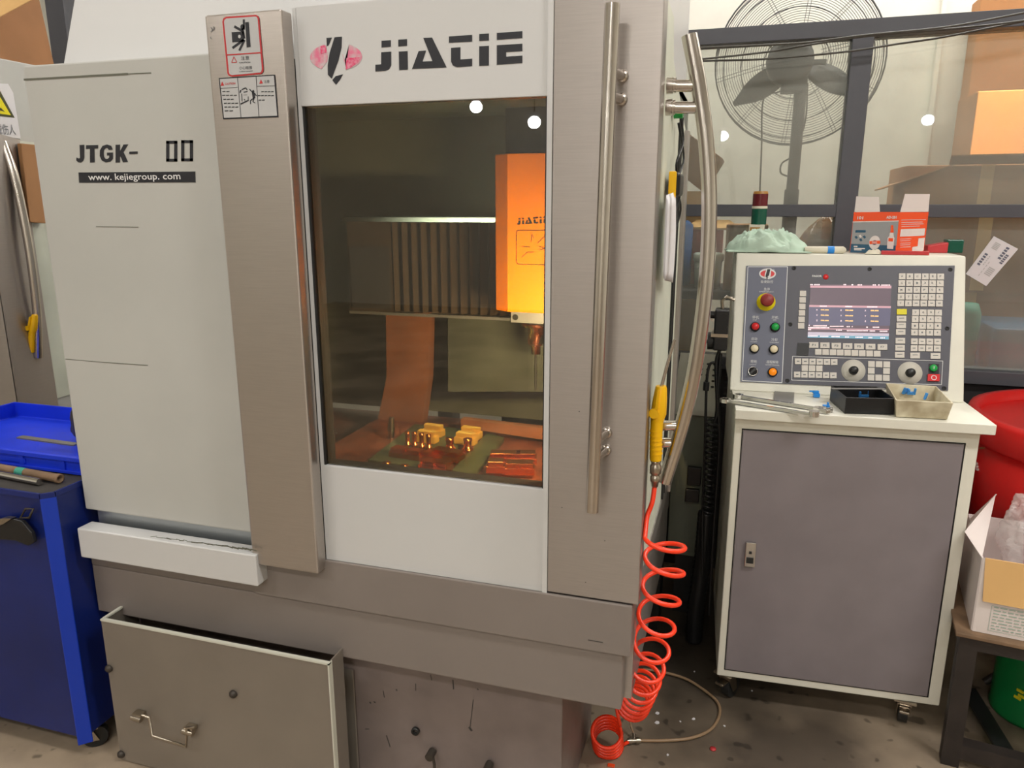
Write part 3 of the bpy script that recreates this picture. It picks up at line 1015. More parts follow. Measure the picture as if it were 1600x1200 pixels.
# ================================================================== coolant tank under the machine
tk = thing('coolant_tank', 'grey sheet metal coolant tank with a wire handle under the machine', 'tank', (-1.28, 0.1, 0))
fT = fr(-0.07)
tx0, tx1, tz = fT(158, 972).x, fT(513, 1033).x, fT(340, 1003).z
tq0 = [V((tx0, -0.07, 0.004)), V((tx1, -0.07, 0.004)), V((tx1, 0.0, 0.004)), V((tx0, 0.0, 0.004))]
tw = MB()
tw.box((tx0, -.07, .004), (tx1, -.066, tz)).box((tx0, -.066, .004), (tx0 + .004, .055, tz)).box((tx1 - .004, -.066, .004), (tx1, .0, tz)).box((tx0 + .004, .05, .004), (tx1 - .004, .055, tz - .1)).box((tx0 + .004, -.066, .004), (tx1 - .004, .05, .01))
part('tank_body', tw, 'tank', tk, bevel=0.001)
part('tank_rim', MB().box((tx0, -.072, tz - .004), (tx1 + .002, -.062, tz + .001)).box((tx1 - .002, -.072, .01), (tx1 + .002, -.056, tz)).box((tx0 - .001, -.062, tz - .004), (tx0 + .008, 0, tz + .001)), 'cab_pale', tk)
ft = fr(-0.071)
for (u, v) in ((171, 1044), (365, 1084), (190, 1178)):
    part('bolt', MB().lathe([(0.011, 0), (0.011, 0.005), (0.006, 0.010), (0.0, 0.011)], ft(u, v), 12, (0, -1, 0)), 'iron', tk)
fq = fr(-0.094)
wh = MB().tube([fq(222, 1117), fq(233, 1121), fq(238, 1150), fq(291, 1166), fq(292, 1137), fq(305, 1136)], 0.004, 8)
hl = part('wire_handle', wh, 'nickel', tk)
for (u, v) in ((222, 1115), (302, 1136)):
    c = ft(u, v)
    part('handle_clip', MB().cyl(c + V((-0.016, -0.02, 0)), c + V((0.016, -0.02, -0.002)), 0.008).box(c + V((-0.014, -0.02, 0)), c + V((0.014, 0.0, 0.012))), 'nickel', hl)

# ================================================================== control console
cn = thing('control_console', 'cream control console on casters with screen and keypad panel', 'console', (0.014, 0.69, 0), rotz=R(3.295))
CW = WM[cn.name]
CX, CY = (CW.to_3x3() @ X_), (CW.to_3x3() @ Y_)


def L(x, y, z):
    return CW @ V((x, y, z))


def lbox(mb, a, b):
    return mb.box(a, b, CW)


def onl(u, v, ly):
    return on(u, v, L(0, ly, 0), CY)


SH = 0.981
part('cabinet', lbox(MB(), (0, 0, 0.1), (0.64, 0.55, 0.953)), 'cream', cn, bevel=0.003)
part('shelf', lbox(MB(), (-0.003, -0.03, 0.953), (0.665, 0.30, SH)), 'cream', cn, bevel=0.002)
cdoor = part('door', lbox(MB(), (0.024, -0.004, 0.128), (0.603, 0.01, 0.914)), 'console_grey', cn, bevel=0.0015)
gap = lbox(lbox(lbox(lbox(MB(), (0.0205, -0.001, 0.124), (0.0235, 0.003, 0.918)), (0.6035, -0.001, 0.124), (0.6075, 0.003, 0.918)), (0.0205, -0.001, 0.9145), (0.6075, 0.003, 0.918)), (0.0205, -0.001, 0.124), (0.6075, 0.003, 0.1275))
part('door_gap', gap, 'black', cn)
lk = onl(1172, 866, -0.008)
lt = MB().box((-0.015, -0.006, -0.040), (0.015, 0.004, 0.040), Matrix.Translation(lk) @ CW.to_3x3().to_4x4())
lh = part('latch', lt, 'chrome', cdoor, bevel=0.002)
part('latch_slot', MB().box((-0.004, -0.0075, 0.004), (0.004, -0.005, 0.012), Matrix.Translation(lk) @ CW.to_3x3().to_4x4()).box((-0.010, -0.009, -0.026), (0.010, -0.005, -0.008), Matrix.Translation(lk) @ CW.to_3x3().to_4x4()), 'dark', cdoor)

A_ = V((0, 0.20, 0.965))
B_ = V((0, 0.36, 1.395))
PT = (CW.to_3x3() @ (B_ - A_)).normalized()
PN = CX.cross(PT).normalized()
if PN.y > 0:
    PN = -PN
PO = CW @ A_


def PP(x, y, e=0.0):
    return on(1130 + x / 3.871, 380 + y / 3.871, PO + PN * e, PN)


hs = MB()
yz = [(0.2062, SH), (0.3618, 1.40), (0.58, 1.40), (0.58, SH)]
hs.prism([L(-0.01, y, z) for y, z in yz], CX * 0.667)
part('housing', hs, 'cream', cn, bevel=0.004)


def slab(pts, e0, e1, mb=None):
    mb = mb or MB()
    a = [PP(x, y, 0) + PN * e0 for x, y in pts]
    return mb.prism(a, PN * (e1 - e0))


cp = part('control_panel', slab([(391, 139), (1398, 137), (1357, 893), (357, 850)], 0.0, 0.004), 'panel_dark', cn, 'slate panel with screen and ivory keys')
bp = part('button_panel', slab([(140, 138), (391, 139), (357, 850), (105, 838)], 0.0, 0.004), 'panel_blue', cn, 'blue-grey panel with push buttons')
E1, E2 = 0.0046, 0.005


def pstroke(mb, pts, w, e=E1):
    for (ax, ay), (bx, by) in zip(pts, pts[1:]):
        Ln = math.hypot(bx - ax, by - ay)
        nx, ny = -(by - ay) / Ln * w / 2, (bx - ax) / Ln * w / 2
        mb.poly([PP(x, y) + PN * e for x, y in ((ax + nx, ay + ny), (bx + nx, by + ny), (bx - nx, by - ny), (ax - nx, ay - ny))])


def ptext(mb, body, x, y, w, h, bold=0.0, e=E1):
    a, b = PP(x - w / 2, y), PP(x + w / 2, y)
    mb.text(body, PP(x, y) + PN * e, CX, PT, (b - a).length, (PP(x, y - h / 2) - PP(x, y + h / 2)).length, bold)


def pdisc(mb, x, y, r, e, n=24):
    mb.disc(PP(x, y) + PN * e, CX, PT, (PP(x + r, y) - PP(x, y)).length, n)


lb = MB()
pstroke(lb, [(149, 145), (388, 145), (354, 845), (113, 832), (149, 145)], 4)
for (t, x, y, w, h) in (('金捷数控', 263, 235, 76, 17), ('急停', 263, 280, 36, 18), ('EMERGENCY', 261, 296, 86, 7), ('停机', 195, 450, 40, 18), ('STOP', 190, 466, 26, 7), ('开机', 312, 451, 40, 18), ('ON', 310, 466, 20, 7),
                        ('启动', 187, 580, 36, 18), ('START', 185, 598, 42, 7), ('冷却', 308, 585, 36, 18), ('COOLANT', 308, 602, 56, 7), ('照明', 183, 717, 36, 18), ('LIGHT', 180, 735, 40, 7), ('超程解除', 297, 720, 72, 18), ('OVERTRAVEL', 297, 738, 86, 7)):
    ptext(lb, t, x, y, w, h, 0.0)
part('lettering', lb, 'print_white', bp)
eb = MB()
eb.disc(PP(267, 187) + PN * E1, CX, PT, (PP(318, 187) - PP(267, 187)).length, 28, (PP(267, 187) - PP(267, 219)).length)
eb.mat(1)
pdx = (PP(312, 187) - PP(267, 187)).length
eb.disc(PP(267, 187) + PN * E2, CX, PT, pdx * .95, 28, pdx * .5)
eb.mat(0).poly([PP(x, y) + PN * 0.0053 for x, y in [(262, 155), (290, 155), (286, 200), (276, 222), (250, 212), (250, 190)]])
eb.mat(2).poly([PP(x, y) + PN * 0.0056 for x, y in [(266, 160), (284, 160), (276, 196), (264, 210), (254, 205)]])
eb.poly([PP(x, y) + PN * 0.0056 for x, y in [(258, 212), (272, 208), (264, 220)]])
eb.mat(0)
ptext(eb, 'R', 306, 163, 7, 7, 0, E2)
part('emblem', eb, ['print_white', 'red_btn', 'print'], bp, 'white and red oval with a drill bit')

es = MB().lathe([(0.0, 0.004), (0.0285, 0.004), (0.0285, 0.006), (0.0, 0.0062)], PP(258, 358), 32, PN)
esb = part('emergency_stop', es, 'yellow_ring', bp, 'yellow disc with a red mushroom button')
em_ = MB().lathe([(0.012, 0.006), (0.012, 0.022), (0.020, 0.024), (0.0205, 0.034), (0.017, 0.038), (0.0, 0.039)], PP(260, 357), 28, PN)
part('stop_button', em_, 'estop_red', bp)
for (x, y, m_, nm) in ((192, 508, 'red_btn', 'push_button'), (312, 511, 'green_btn', 'push_button'), (187, 640, 'cream_btn', 'push_button'), (304, 644, 'cream_btn', 'push_button'), (297, 782, 'orange_btn', 'push_button')):
    c = PP(x, y)
    part('button_ring', MB().lathe([(0.0148, 0.004), (0.0148, 0.010), (0.0125, 0.013), (0.0118, 0.013), (0.0118, 0.006)], c, 24, PN), 'black', bp)
    part(nm, MB().lathe([(0.0115, 0.005), (0.0115, 0.015), (0.010, 0.018), (0.0, 0.019)], c, 24, PN), m_, bp)
c = PP(178, 777)
part('selector_ring', MB().lathe([(0.0155, 0.004), (0.0155, 0.009), (0.013, 0.012), (0.012, 0.006)], c, 24, PN), 'chrome', bp)
sm = Matrix((CX.to_4d(), PT.to_4d(), PN.to_4d(), (0, 0, 0, 1))).transposed()
sm[3][0] = sm[3][1] = sm[3][2] = 0
sm[3][3] = 1
for i in range(3):
    sm[i][3] = c[i]
part('selector_knob', MB().lathe([(0.012, 0.005), (0.012, 0.012), (0, 0.013)], c, 24, PN).box((-0.003, -0.0125, 0.012), (0.003, 0.0125, 0.023), sm @ Matrix.Rotation(R(-45), 4, 'Z')), 'black', bp)

# screen
scn = part('screen', slab([(527, 251), (1016, 254), (998, 584), (508, 568)], 0.004, 0.0052), 'screen_dark', cp, 'dark mauve screen with position readouts')
Q0 = 0.0056


def scr_pt(x, y):
    """crop pixels of the screen close-up -> panel crop pixels"""
    px_, py_ = 1255 + x / 10.433, 430 + y / 10.433
    return (px_ - 1130) * 3.871, (py_ - 380) * 3.871


def spoly(mb, pts, e):
    mb.poly([PP(*scr_pt(x, y)) + PN * e for x, y in pts])


s_ = MB()
s_.mat(0)
spoly(s_, [(85, 525), (1422, 535), (1405, 830), (82, 818)], Q0)
s_.mat(1)
spoly(s_, [(110, 178), (1430, 180), (1428, 222), (108, 212)], Q0)
spoly(s_, [(95, 492), (1422, 512), (1420, 545), (92, 525)], Q0 + .0003)
spoly(s_, [(78, 870), (1390, 885), (1388, 900), (76, 885)], Q0)
s_.mat(4)
spoly(s_, [(72, 930), (1390, 955), (1388, 1000), (68, 985)], Q0)
s_.mat(5)
spoly(s_, [(68, 985), (1388, 1000), (1385, 1052), (64, 1022)], Q0)
s_.mat(2)
rows = [[(110, 162, 50), (175, 162, 95)], [(650, 162, 50), (780, 165, 40), (880, 167, 80)], [(1125, 168, 60), (1215, 168, 30), (1265, 170, 150)],
        [(265, 512, 120)], [(680, 518, 115)], [(1035, 525, 170)],
        [(85, 825, 20), (160, 832, 225), (430, 840, 225), (700, 845, 60), (785, 845, 20)], [(1020, 855, 35), (1125, 855, 110)], [(75, 862, 350)], [(75, 893, 55), (530, 902, 100), (705, 910, 350), (1075, 915, 95), (1240, 920, 130)],
        [(75, 998, 160), (270, 1003, 140), (455, 1007, 140), (675, 1014, 70), (845, 1018, 125), (1055, 1024, 70), (1250, 1028, 80)]]
for rw in rows:
    for (x, y, w) in rw:
        n = max(1, int(w / 22))
        for k in range(n):
            xa = x + k * w / n
            spoly(s_, [(xa, y - 9), (xa + w / n * .72, y - 9), (xa + w / n * .72, y + 9), (xa, y + 9)], Q0 + .0006)
for r_, yy in enumerate((572, 660, 745)):
    for c_, (xa, xb, yo) in enumerate(((345, 218, 0), (742, 610, 6), (1155, 1005, 12))):
        s_.mat(3)
        x, y = scr_pt(xa, yy + yo)
        ptext(s_, '000.000', x, y, 48, 9, 0.03, Q0 + .0006)
        s_.mat(2)
        x, y = scr_pt(xb, yy + yo)
        ptext(s_, 'XYZ'[r_], x, y, 10, 9, 0.02, Q0 + .0006)
part('screen_display', s_, ['screen_blue', 'screen_pink', 'screen_text', 'screen_yellow', 'screen_pale', 'screen_cyan'], cp)

KEYS = {}


def key(x, y, w, h, m_='key'):
    k = (w, h, m_)
    c = PP(x, y)
    if k not in KEYS:
        KEYS[k] = (part('key', slab([(x - w / 2, y - h / 2), (x + w / 2, y - h / 2), (x + w / 2, y + h / 2), (x - w / 2, y + h / 2)], 0.004, 0.0065), m_, cp, 'yellow key' if m_ == 'key_yellow' else None), c)
        return KEYS[k][0]
    src, c0 = KEYS[k]
    return clone(src, cp, WM[src.name].translation + (c - c0))


lg = MB()
KE = 0.0068


def leg(t, x, y, w=11, h=12):
    ptext(lg, t, x, y, w, h, 0.02, KE)


ALPHA = 'ABCDEFGHIJKLMNOPQRSTUVWXYZ'
for r_, y in enumerate((203, 244, 285, 326, 366)):
    for c_ in range(6):
        x = 1079 + c_ * 46.5 - r_ * 2.2
        key(x, y + c_ * .4, 40, 35)
        i = r_ * 6 + c_
        if i < 26:
            leg(ALPHA[i], x - 1, y)
        else:
            pstroke(lg, [(x - 9, y), (x + 9, y)], 4, KE)
for i, y in enumerate((307, 346, 385, 424, 463, 502)):
    key(481 - i * 2.2, y, 38, 33)
for i, x in enumerate((546, 613, 682, 750, 819, 888, 960)):
    key(x, 618 + i * 2, 56, 34)
    leg('F%d' % (i + 1), x, 618 + i * 2, 22, 12)
for i, x in enumerate((573, 617, 662, 706, 750, 794, 838, 883, 928)):
    key(x, 659 + i * 1.4, 39, 35)
key(1077, 417, 60, 33, 'key_yellow')
for (x, y) in ((1075, 459), (1073, 499), (1070, 540), (1068, 592), (1066, 634), (1064, 677), (1157, 681), (1280, 684)):
    key(x, y, 57, 34)
    pstroke(lg, [(x - 16, y - 3), (x + 16, y - 3)], 4, KE)
num = ['7', '8', '9', '/', '4', '5', '6', '*', '1', '2', '3', '-', '0', '.', '=', '+']
for r_, y in enumerate((421, 461, 502, 542)):
    for c_ in range(4):
        x = 1160 + c_ * 46 - r_ * 2.2
        key(x, y + c_ * .6, 40, 35)
        leg(num[r_ * 4 + c_], x, y, 10, 11)
for r_, y in enumerate((596, 637)):
    for c_ in range(4):
        x = 1153 + c_ * 46.5 - r_ * 2.2
        key(x, y + c_ * .6, 40, 35)
        pstroke(lg, [(x - 9, y), (x + 9, y)], 4, KE)
for i in range(6):
    x = 451 + i * 43.6
    key(x, 716 + i, 38, 35)
    pstroke(lg, [(x - 8, 716 + i), (x + 8, 716 + i)], 5, KE)
    x = 446 + i * 43.6
    key(x, 796 + i, 38, 35)
    pstroke(lg, [(x - 8, 796 + i), (x + 8, 796 + i)], 5, KE)
for i in range(3):
    key(492 + i * 43.6, 757 + i, 38, 35)
for r_, y in enumerate((733, 773, 814)):
    for c_ in range(3):
        if (r_, c_) != (1, 1):
            key(894 + c_ * 46 - r_ * 1.5, y + c_, 40, 35)
part('key_legends', lg, 'grey_text', cp)
bl = MB()
pstroke(bl, [(418, 685), (1325, 714), (1317, 857), (412, 829), (418, 685)], 3)
ptext(bl, 'FAGOR', 566, 201, 58, 12, 0.03)
part('lettering', bl, 'print_white', cp)
part('brand_dot', MB().lathe([(0.0, 0.0052), (0.0082, 0.0052), (0.0082, 0.004)], PP(619, 206), 20, PN), 'red_btn', cp)
for (x, y) in ((785, 772), (1127, 786)):
    c = PP(x, y)
    part('dial_face', MB().lathe([(0.0345, 0.004), (0.0345, 0.005), (0.0, 0.0052)], c, 36, PN), 'dial', cp)
    part('dial_knob', MB().lathe([(0.0135, 0.005), (0.012, 0.020), (0.010, 0.022), (0.0, 0.0225)], c, 16, PN), 'black', cp)
part('start_pad', slab([(1240, 730), (1303, 732), (1300, 840), (1236, 838)], 0.004, 0.0045), 'black', cp)
part('start_button', MB().lathe([(0.0105, 0.0045), (0.0105, 0.010), (0.009, 0.012), (0.0, 0.012)], PP(1267, 757), 20, PN), 'green_btn', cp)
part('stop_key', slab([(1232, 794), (1304, 796), (1302, 837), (1230, 835)], 0.0045, 0.010), 'red_btn', cp)
iv = MB()
iv.ring(PP(1268, 816) + PN * 0.0103, CX, PT, 0.0055, 0.0075)
pstroke(iv, [(1267, 749), (1267, 765)], 4, 0.0124)
part('symbol', iv, 'print_white', cp)
for (x, y) in ((427, 153), (884, 158), (1371, 161), (405, 492), (1352, 517), (387, 832), (1333, 878)):
    part('screw', MB().lathe([(0.0065, 0.004), (0.006, 0.0055), (0.0035, 0.0055), (0.003, 0.0045), (0.0, 0.0045)], PP(x, y), 14, PN), 'black', cp)
part('aux_socket', slab([(450, 605), (520, 608), (512, 682), (443, 678)], 0.004, 0.007), 'black', cp)

# stack light on the console roof
stx = onl(1184, 352, 0.52)
sx, sy = stx.x, stx.y
tw = part('signal_tower', MB().cyl((sx, sy, 1.40), (sx, sy, 1.45), 0.012).box((sx - 0.028, sy - 0.025, 1.445), (sx + 0.022, sy + 0.025, 1.487)), 'ivory', cn, 'stack light with red and green lenses', bevel=0.002)
zt = lambda v: onl(1186, v, 0.52).z
part('tower_label', MB().box((sx - 0.024, sy - 0.026, 1.457), (sx + 0.008, sy - 0.0255, 1.478)), 'lens_cap', tw)
part('green_lens', MB().cyl((sx + 0.002, sy, 1.487), (sx + 0.002, sy, zt(326)), 0.0245, n=24), 'lens_green', tw)
part('lens_ring', MB().cyl((sx + 0.002, sy, zt(326)), (sx + 0.002, sy, zt(322)), 0.025, n=24), 'ivory', tw)
part('red_lens', MB().cyl((sx + 0.002, sy, zt(322)), (sx + 0.002, sy, zt(303)), 0.0245, n=24), 'lens_red', tw)
part('lens_cap', MB().cyl((sx + 0.002, sy, zt(303)), (sx + 0.002, sy, zt(299)), 0.025, 0.022, n=24), 'lens_cap', tw)


def caster(parent, c, rot, r=0.036, brake=True):
    """swivel caster under point c (c.z = underside of the thing)"""
    mx = Matrix.Translation(V((c.x, c.y, 0))) @ Matrix.Rotation(rot, 4, 'Z')
    g = MB().box((-0.035, -0.03, c.z - 0.006), (0.035, 0.03, c.z), mx)
    g.cyl(mx @ V((0, 0, c.z - 0.02)), mx @ V((0, 0, c.z - 0.006)), 0.018)
    for s in (-1, 1):
        g.prism([mx @ V((-0.02, s * 0.016, c.z - 0.018)), mx @ V((0.02, s * 0.016, c.z - 0.018)), mx @ V((0.034, s * 0.016, r - 0.01)), mx @ V((0.012, s * 0.016, r - 0.01))], mx.to_3x3() @ V((0, s * 0.003, 0)))
    g.box((-0.02, -0.019, c.z - 0.022), (0.02, 0.019, c.z - 0.018), mx)
    cs_ = part('caster', g, 'nickel', parent)
    part('caster_wheel', MB().cyl(mx @ V((0.023, -0.013, r)), mx @ V((0.023, 0.013, r)), r, n=22), 'dark', cs_, bevel=0.003)
    if brake:
        part('brake_pedal', MB().box((-0.05, -0.014, c.z - 0.032), (-0.012, 0.014, c.z - 0.024), mx @ Matrix.Translation((0, 0, 0))), 'nickel', cs_, bevel=0.002)
    return cs_


caster(cn, L(0.035, 0.035, 0.1), R(60))
caster(cn, L(0.555, 0.03, 0.1), R(80))
caster(cn, L(0.05, 0.5, 0.1), R(30), brake=False)
caster(cn, L(0.59, 0.5, 0.1), R(20), brake=False)

# ---------------- things on the console roof
TOP = 1.40
random.seed(8)
cl0 = onl(1198, 396, 0.44)


def cloth(u, v):
    a, b = (u - .5) * 2, (v - .5) * 2
    r = math.sqrt(a * a + b * b)
    k = max(0, 1 - r ** 2)
    x = a * 0.128 * (1 + 0.12 * noise.noise(V((a * 2, b * 2, 3))))
    y = b * 0.075
    zf = 0.056 * min(1, k * 1.3) ** 0.8 * (0.85 + 0.3 * noise.noise(V((a * 1.6 + 5, b * 1.8, 1)))) * (1 - .18 * a)
    wv = noise.noise(V((a * 1.5, b * 1.5, 6)))
    n1 = noise.noise(V((a * 2.6 + wv, b * 1.6 - a * 1.2, 9)))
    n2 = noise.noise(V((a * 4.5 - b * 2 + wv * 2, b * 3 + a * 2, 4)))
    n3 = noise.noise(V((a * 8 + b * 4, b * 5 - a * 3 + wv * 3, 2)))
    ridge = k ** .35 * (0.020 * (1 - min(1, abs(n1) * 2.6)) + 0.012 * (1 - min(1, abs(n2) * 2.6)) + 0.006 * (1 - min(1, abs(n3) * 2.6)))
    return V((cl0.x, cl0.y, TOP + 0.004)) + CX * x + CY * y + V((0, 0, 0.84 * max(0.0, zf + ridge)))


solo('cleaning_cloth', MB().grid(cloth, 90, 60), 'cloth', 'crumpled pale green cleaning cloth on the console roof by the stack light', 'cloth', solid=0.004)
a, b = onl(1257, 392, 0.40), onl(1322, 391.5, 0.40)
a.z = b.z = TOP + 0.0115
t = thing('paint_marker', 'ivory marker with a blue band lying on the console roof', 'marker', (a + b) / 2 - V((0, 0, 0.011)))
d_ = (b - a)
part('barrel', MB().tube([a, a + d_ * .04, a + d_ * .93, a + d_ * .97, b], [0.008, 0.0105, 0.0115, 0.008, 0.004], 16), 'ivory', t)
part('label_band', MB().cyl(a + d_ * .55, a + d_ * .71, 0.0119, n=20, caps=False), 'blue_clip', t, 'blue band')

bx0, bxl, bxr = onl(1399.4, 391, 0.405), onl(1327.8, 392, 0.445), onl(1444, 387, 0.47)
HB = onl(1406.8, 331.7, 0.405).z - TOP - 0.003
for p in (bx0, bxl, bxr):
    p.z = TOP + 0.003
bxb = bxl + bxr - bx0
bt = thing('glue_carton', 'open orange and grey carton of adhesive with white flaps standing up', 'carton', (bx0 + bxb) / 2)
U = V((0, 0, HB))
wl_ = MB()


def panel(mb, a, b, h0, h1, th=0.0015):
    n_ = (b - a).cross(Z_).normalized() * th
    mb.prism([a + Z_ * h0, b + Z_ * h0, b + Z_ * h1, a + Z_ * h1], n_)


for (p, q) in ((bxl, bx0), (bx0, bxr), (bxr, bxb), (bxb, bxl)):
    panel(wl_, p, q, 0, HB, -0.0012)
wl_.prism([bxl, bx0, bxr, bxb], (0, 0, 0.001))
part('carton_wall', wl_, 'orange_print', bt)


def faceL(x, y, e=0.0006):
    t = (1110 - y) / (1110 - 440)
    xl, xr = 30 + 75 * t, 850 + 85 * t
    s = (x - xl) / (xr - xl)
    n_ = (bx0 - bxl).cross(Z_).normalized()
    return bxl.lerp(bx0, s) + Z_ * (HB * t) + n_ * e


def faceR(x, y, e=0.0006):
    t = (1085 - y) / (1085 - 415)
    xl, xr = 850 + 85 * t, 1365 + 80 * t
    s = (x - xl) / (xr - xl)
    n_ = (bxr - bx0).cross(Z_).normalized()
    return bx0.lerp(bxr, s) + Z_ * (HB * t) + n_ * e


for (pts, f_, nr) in (([(115, 445), (580, 435), (560, 195), (150, 180)], faceL, (bx0 - bxl)), ([(940, 412), (1440, 408), (1462, 120), (1025, 120)], faceR, (bxr - bx0))):
    part('flap', MB().prism([f_(x, y, 0) for x, y in pts], nr.cross(Z_).normalized() * -0.0012), 'card_white', bt, 'white inside of a flap')
pr_ = MB()
pr_.mat(0).poly([faceL(*p) for p in [(90, 608), (910, 585), (870, 985), (55, 975)]])
pr_.mat(1).poly([faceL(*p) for p in [(55, 970), (862, 980), (850, 1100), (32, 1118)]])
pr_.mat(2).poly([faceL(x, y, .0009) for x, y in [(85, 596), (915, 572), (912, 588), (85, 612)]])


def ftext(body, f_, x, y, w, h, e=0.0012, bold=0.02):
    a_, b_ = f_(x - w / 2, y, e), f_(x + w / 2, y, e)
    pr_.text(body, f_(x, y, e), (b_ - a_).normalized(), Z_, (b_ - a_).length, (f_(x, y - h / 2) - f_(x, y + h / 2)).length, bold)


pr_.mat(2)
ftext('101', faceL, 225, 535, 110, 52, bold=0.04)
ftext('AD-201', faceL, 785, 522, 180, 46, bold=0.04)
ex_ = (bx0 - bxl).normalized()
pr_.disc(faceL(485, 940, .0011), ex_, Z_, (faceL(585, 940) - faceL(485, 940)).length, 24, (faceL(485, 825) - faceL(485, 940)).length)
pr_.mat(1).disc(faceL(485, 940, .0014), ex_, Z_, (faceL(530, 940) - faceL(485, 940)).length, 20)
pr_.mat(3).poly([faceL(x, y, .0016) for x, y in [(392, 918), (585, 905), (588, 955), (395, 968)]])
pr_.mat(2)
ftext('502', faceL, 485, 938, 90, 34, .0019)
pr_.mat(3).poly([faceL(x, y, .0012) for x, y in [(778, 650), (815, 650), (825, 770), (765, 770)]])
pr_.mat(2).poly([faceL(x, y, .0012) for x, y in [(755, 772), (820, 772), (825, 830), (838, 860), (815, 1040), (705, 1035), (715, 860), (745, 830)]])
pr_.mat(3).poly([faceL(x, y, .0015) for x, y in [(735, 860), (815, 862), (810, 915), (730, 912)]])
pr_.mat(1)
pr_.poly([faceL(x, y, .0012) for x, y in [(140, 738), (325, 735), (322, 775), (135, 780)]])
for (x, y) in ((150, 860), (225, 840), (300, 850), (235, 900)):
    pr_.mat(1 if x != 225 else 2).poly([faceL(x + dx * 32, y + dy * 26, .0012) for dx, dy in ((-1, -.4), (.2, -1), (1, .3), (0, 1))])
pr_.mat(2)
for (x, y, w) in ((140, 1010, 70), (210, 1045, 200), (180, 1068, 140)):
    pr_.poly([faceL(x - w / 2, y - 8, .0012), faceL(x + w / 2, y - 8, .0012), faceL(x + w / 2, y + 8, .0012), faceL(x - w / 2, y + 8, .0012)])
pr_.mat(4).poly([faceR(*p) for p in [(945, 690), (1385, 680), (1372, 800), (930, 812)]])
pr_.poly([faceR(*p) for p in [(1265, 845), (1380, 835), (1362, 1050), (1145, 1085), (1155, 985), (1250, 975)]])
for i, (y, w) in enumerate(((540, 440), (580, 380), (610, 400), (645, 330), (850, 200), (880, 180), (920, 190), (950, 180), (985, 190))):
    x0 = 955 if y < 700 else 935
    pr_.poly([faceR(x0, y - 4), faceR(x0 + w, y - 8), faceR(x0 + w, y), faceR(x0, y + 4)])
part('carton_print', pr_, ['grey_print', 'navy_print', 'card_white', 'orange_print', 'card_white'], bt)

rf = [onl(1377, 396.5, 0.372), onl(1452, 396, 0.372), onl(1452, 391, 0.40), onl(1377, 391, 0.40)]
for p in rf:
    p.z = TOP + 0.001
solo('red_folder', MB().prism(rf, (0, 0, 0.011)), 'red_dull', 'thin red folder lying flat in front of the orange carton', 'folder', bevel=0.001)
a = onl(1449, 392, 0.52)
a.z = TOP
rb = MB().hexa([a, a + CX * .06, a + CX * .06 + CY * .05, a + CY * .05, a + V((0, 0, .022)), a + CX * .06 + V((0, 0, .034)), a + CX * .06 + CY * .05 + V((0, 0, .034)), a + CY * .05 + V((0, 0, .022))])
solo('red_case', rb, 'red_dull', 'small sloping red case behind the orange carton', 'case', bevel=0.003)
a = onl(1478, 392, 0.53)
a.z = TOP
solo('green_case', MB().hexa([a, a + CX * .05, a + CX * .05 + CY * .04, a + CY * .04] + [p + V((0, 0, .042)) for p in (a, a + CX * .05, a + CX * .05 + CY * .04, a + CY * .04)]), 'lens_green', 'small dark green case at the end of the console roof', 'case', bevel=0.003)
a = onl(1366, 395, 0.39)
a.z = TOP


def crumple(u, v):
    x, y = (u - .5), (v - .5)
    k = max(0, 1 - (x * x + y * y) * 4)
    return a + CX * (x * .055) + CY * (y * .03) + V((0, 0, 0.002 + k * .016 * (0.7 + noise.noise(V((u * 5, v * 5, 2))))))


solo('crumpled_tissue', MB().grid(crumple, 12, 8, False), 'ivory', 'small crumpled cream tissue beside the orange carton', 'tissue', solid=0.001)


# ---------------- things on the console shelf
def open_tray(mb, bot, top, t, floor_h=0.004):
    """four-walled tray from its outer bottom and rim corners"""
    cb = sum(bot, V((0, 0, 0))) / 4
    ct = sum(top, V((0, 0, 0))) / 4
    ib = [cb + (p - cb) * (1 - t) + V((0, 0, floor_h)) for p in bot]
    it = [ct + (p - ct) * (1 - t) for p in top]
    fs = []
    for i in range(4):
        j = (i + 1) % 4
        fs += [(i, j, 4 + j, 4 + i), (4 + i, 4 + j, 8 + j, 8 + i), (8 + i, 8 + j, 12 + j, 12 + i)]
    fs += [(3, 2, 1, 0), (12, 13, 14, 15)]
    return mb.add(list(bot) + list(top) + it + ib, fs)


def shp(x, y, z=SH + 0.0015):
    return atz(1120 + x / 3.636, 580 + y / 3.636, z)


FL, FR, BL = shp(725, 240), shp(1005, 247), shp(640, 165)
BR = FR + BL - FL
hT = 0.046
bt_ = [FL, FR, BR, BL]
tt = thing('parts_tray', 'black open tray of small blue clips on the console shelf', 'tray', (FL + BR) / 2)
part('tray_body', open_tray(MB(), bt_, [p + V((0, 0, hT)) for p in bt_], 0.05), 'black', tt, bevel=0.001)
r1, r2 = BL.lerp(FL, .38) + V((0, 0, hT)), BR.lerp(FR, .30) + V((0, 0, hT))
sd_ = (r2 - r1).normalized()
sn_ = Z_.cross(sd_)
rl_ = MB().prism([r1 - sd_ * .01 + V((0, 0, .0006)), r2 + sd_ * .01 + V((0, 0, .0006)), r2 + sd_ * .01 + sn_ * .016 + V((0, 0, .0006)), r1 - sd_ * .01 + sn_ * .016 + V((0, 0, .0006))], (0, 0, .0015))
solo('steel_rule', rl_, 'grey_plate', 'grey steel rule laid across the black tray', 'ruler')
zr = SH + 0.052
rim = [atz(1400, 625, zr), atz(1490, 629.5, zr), atz(1463, 603, zr), atz(1384, 598.5, zr)]
c_ = sum(rim, V((0, 0, 0))) / 4
botm = [V((c_.x + (p.x - c_.x) * .90, c_.y + (p.y - c_.y) * .90, SH + 0.0015)) for p in rim]
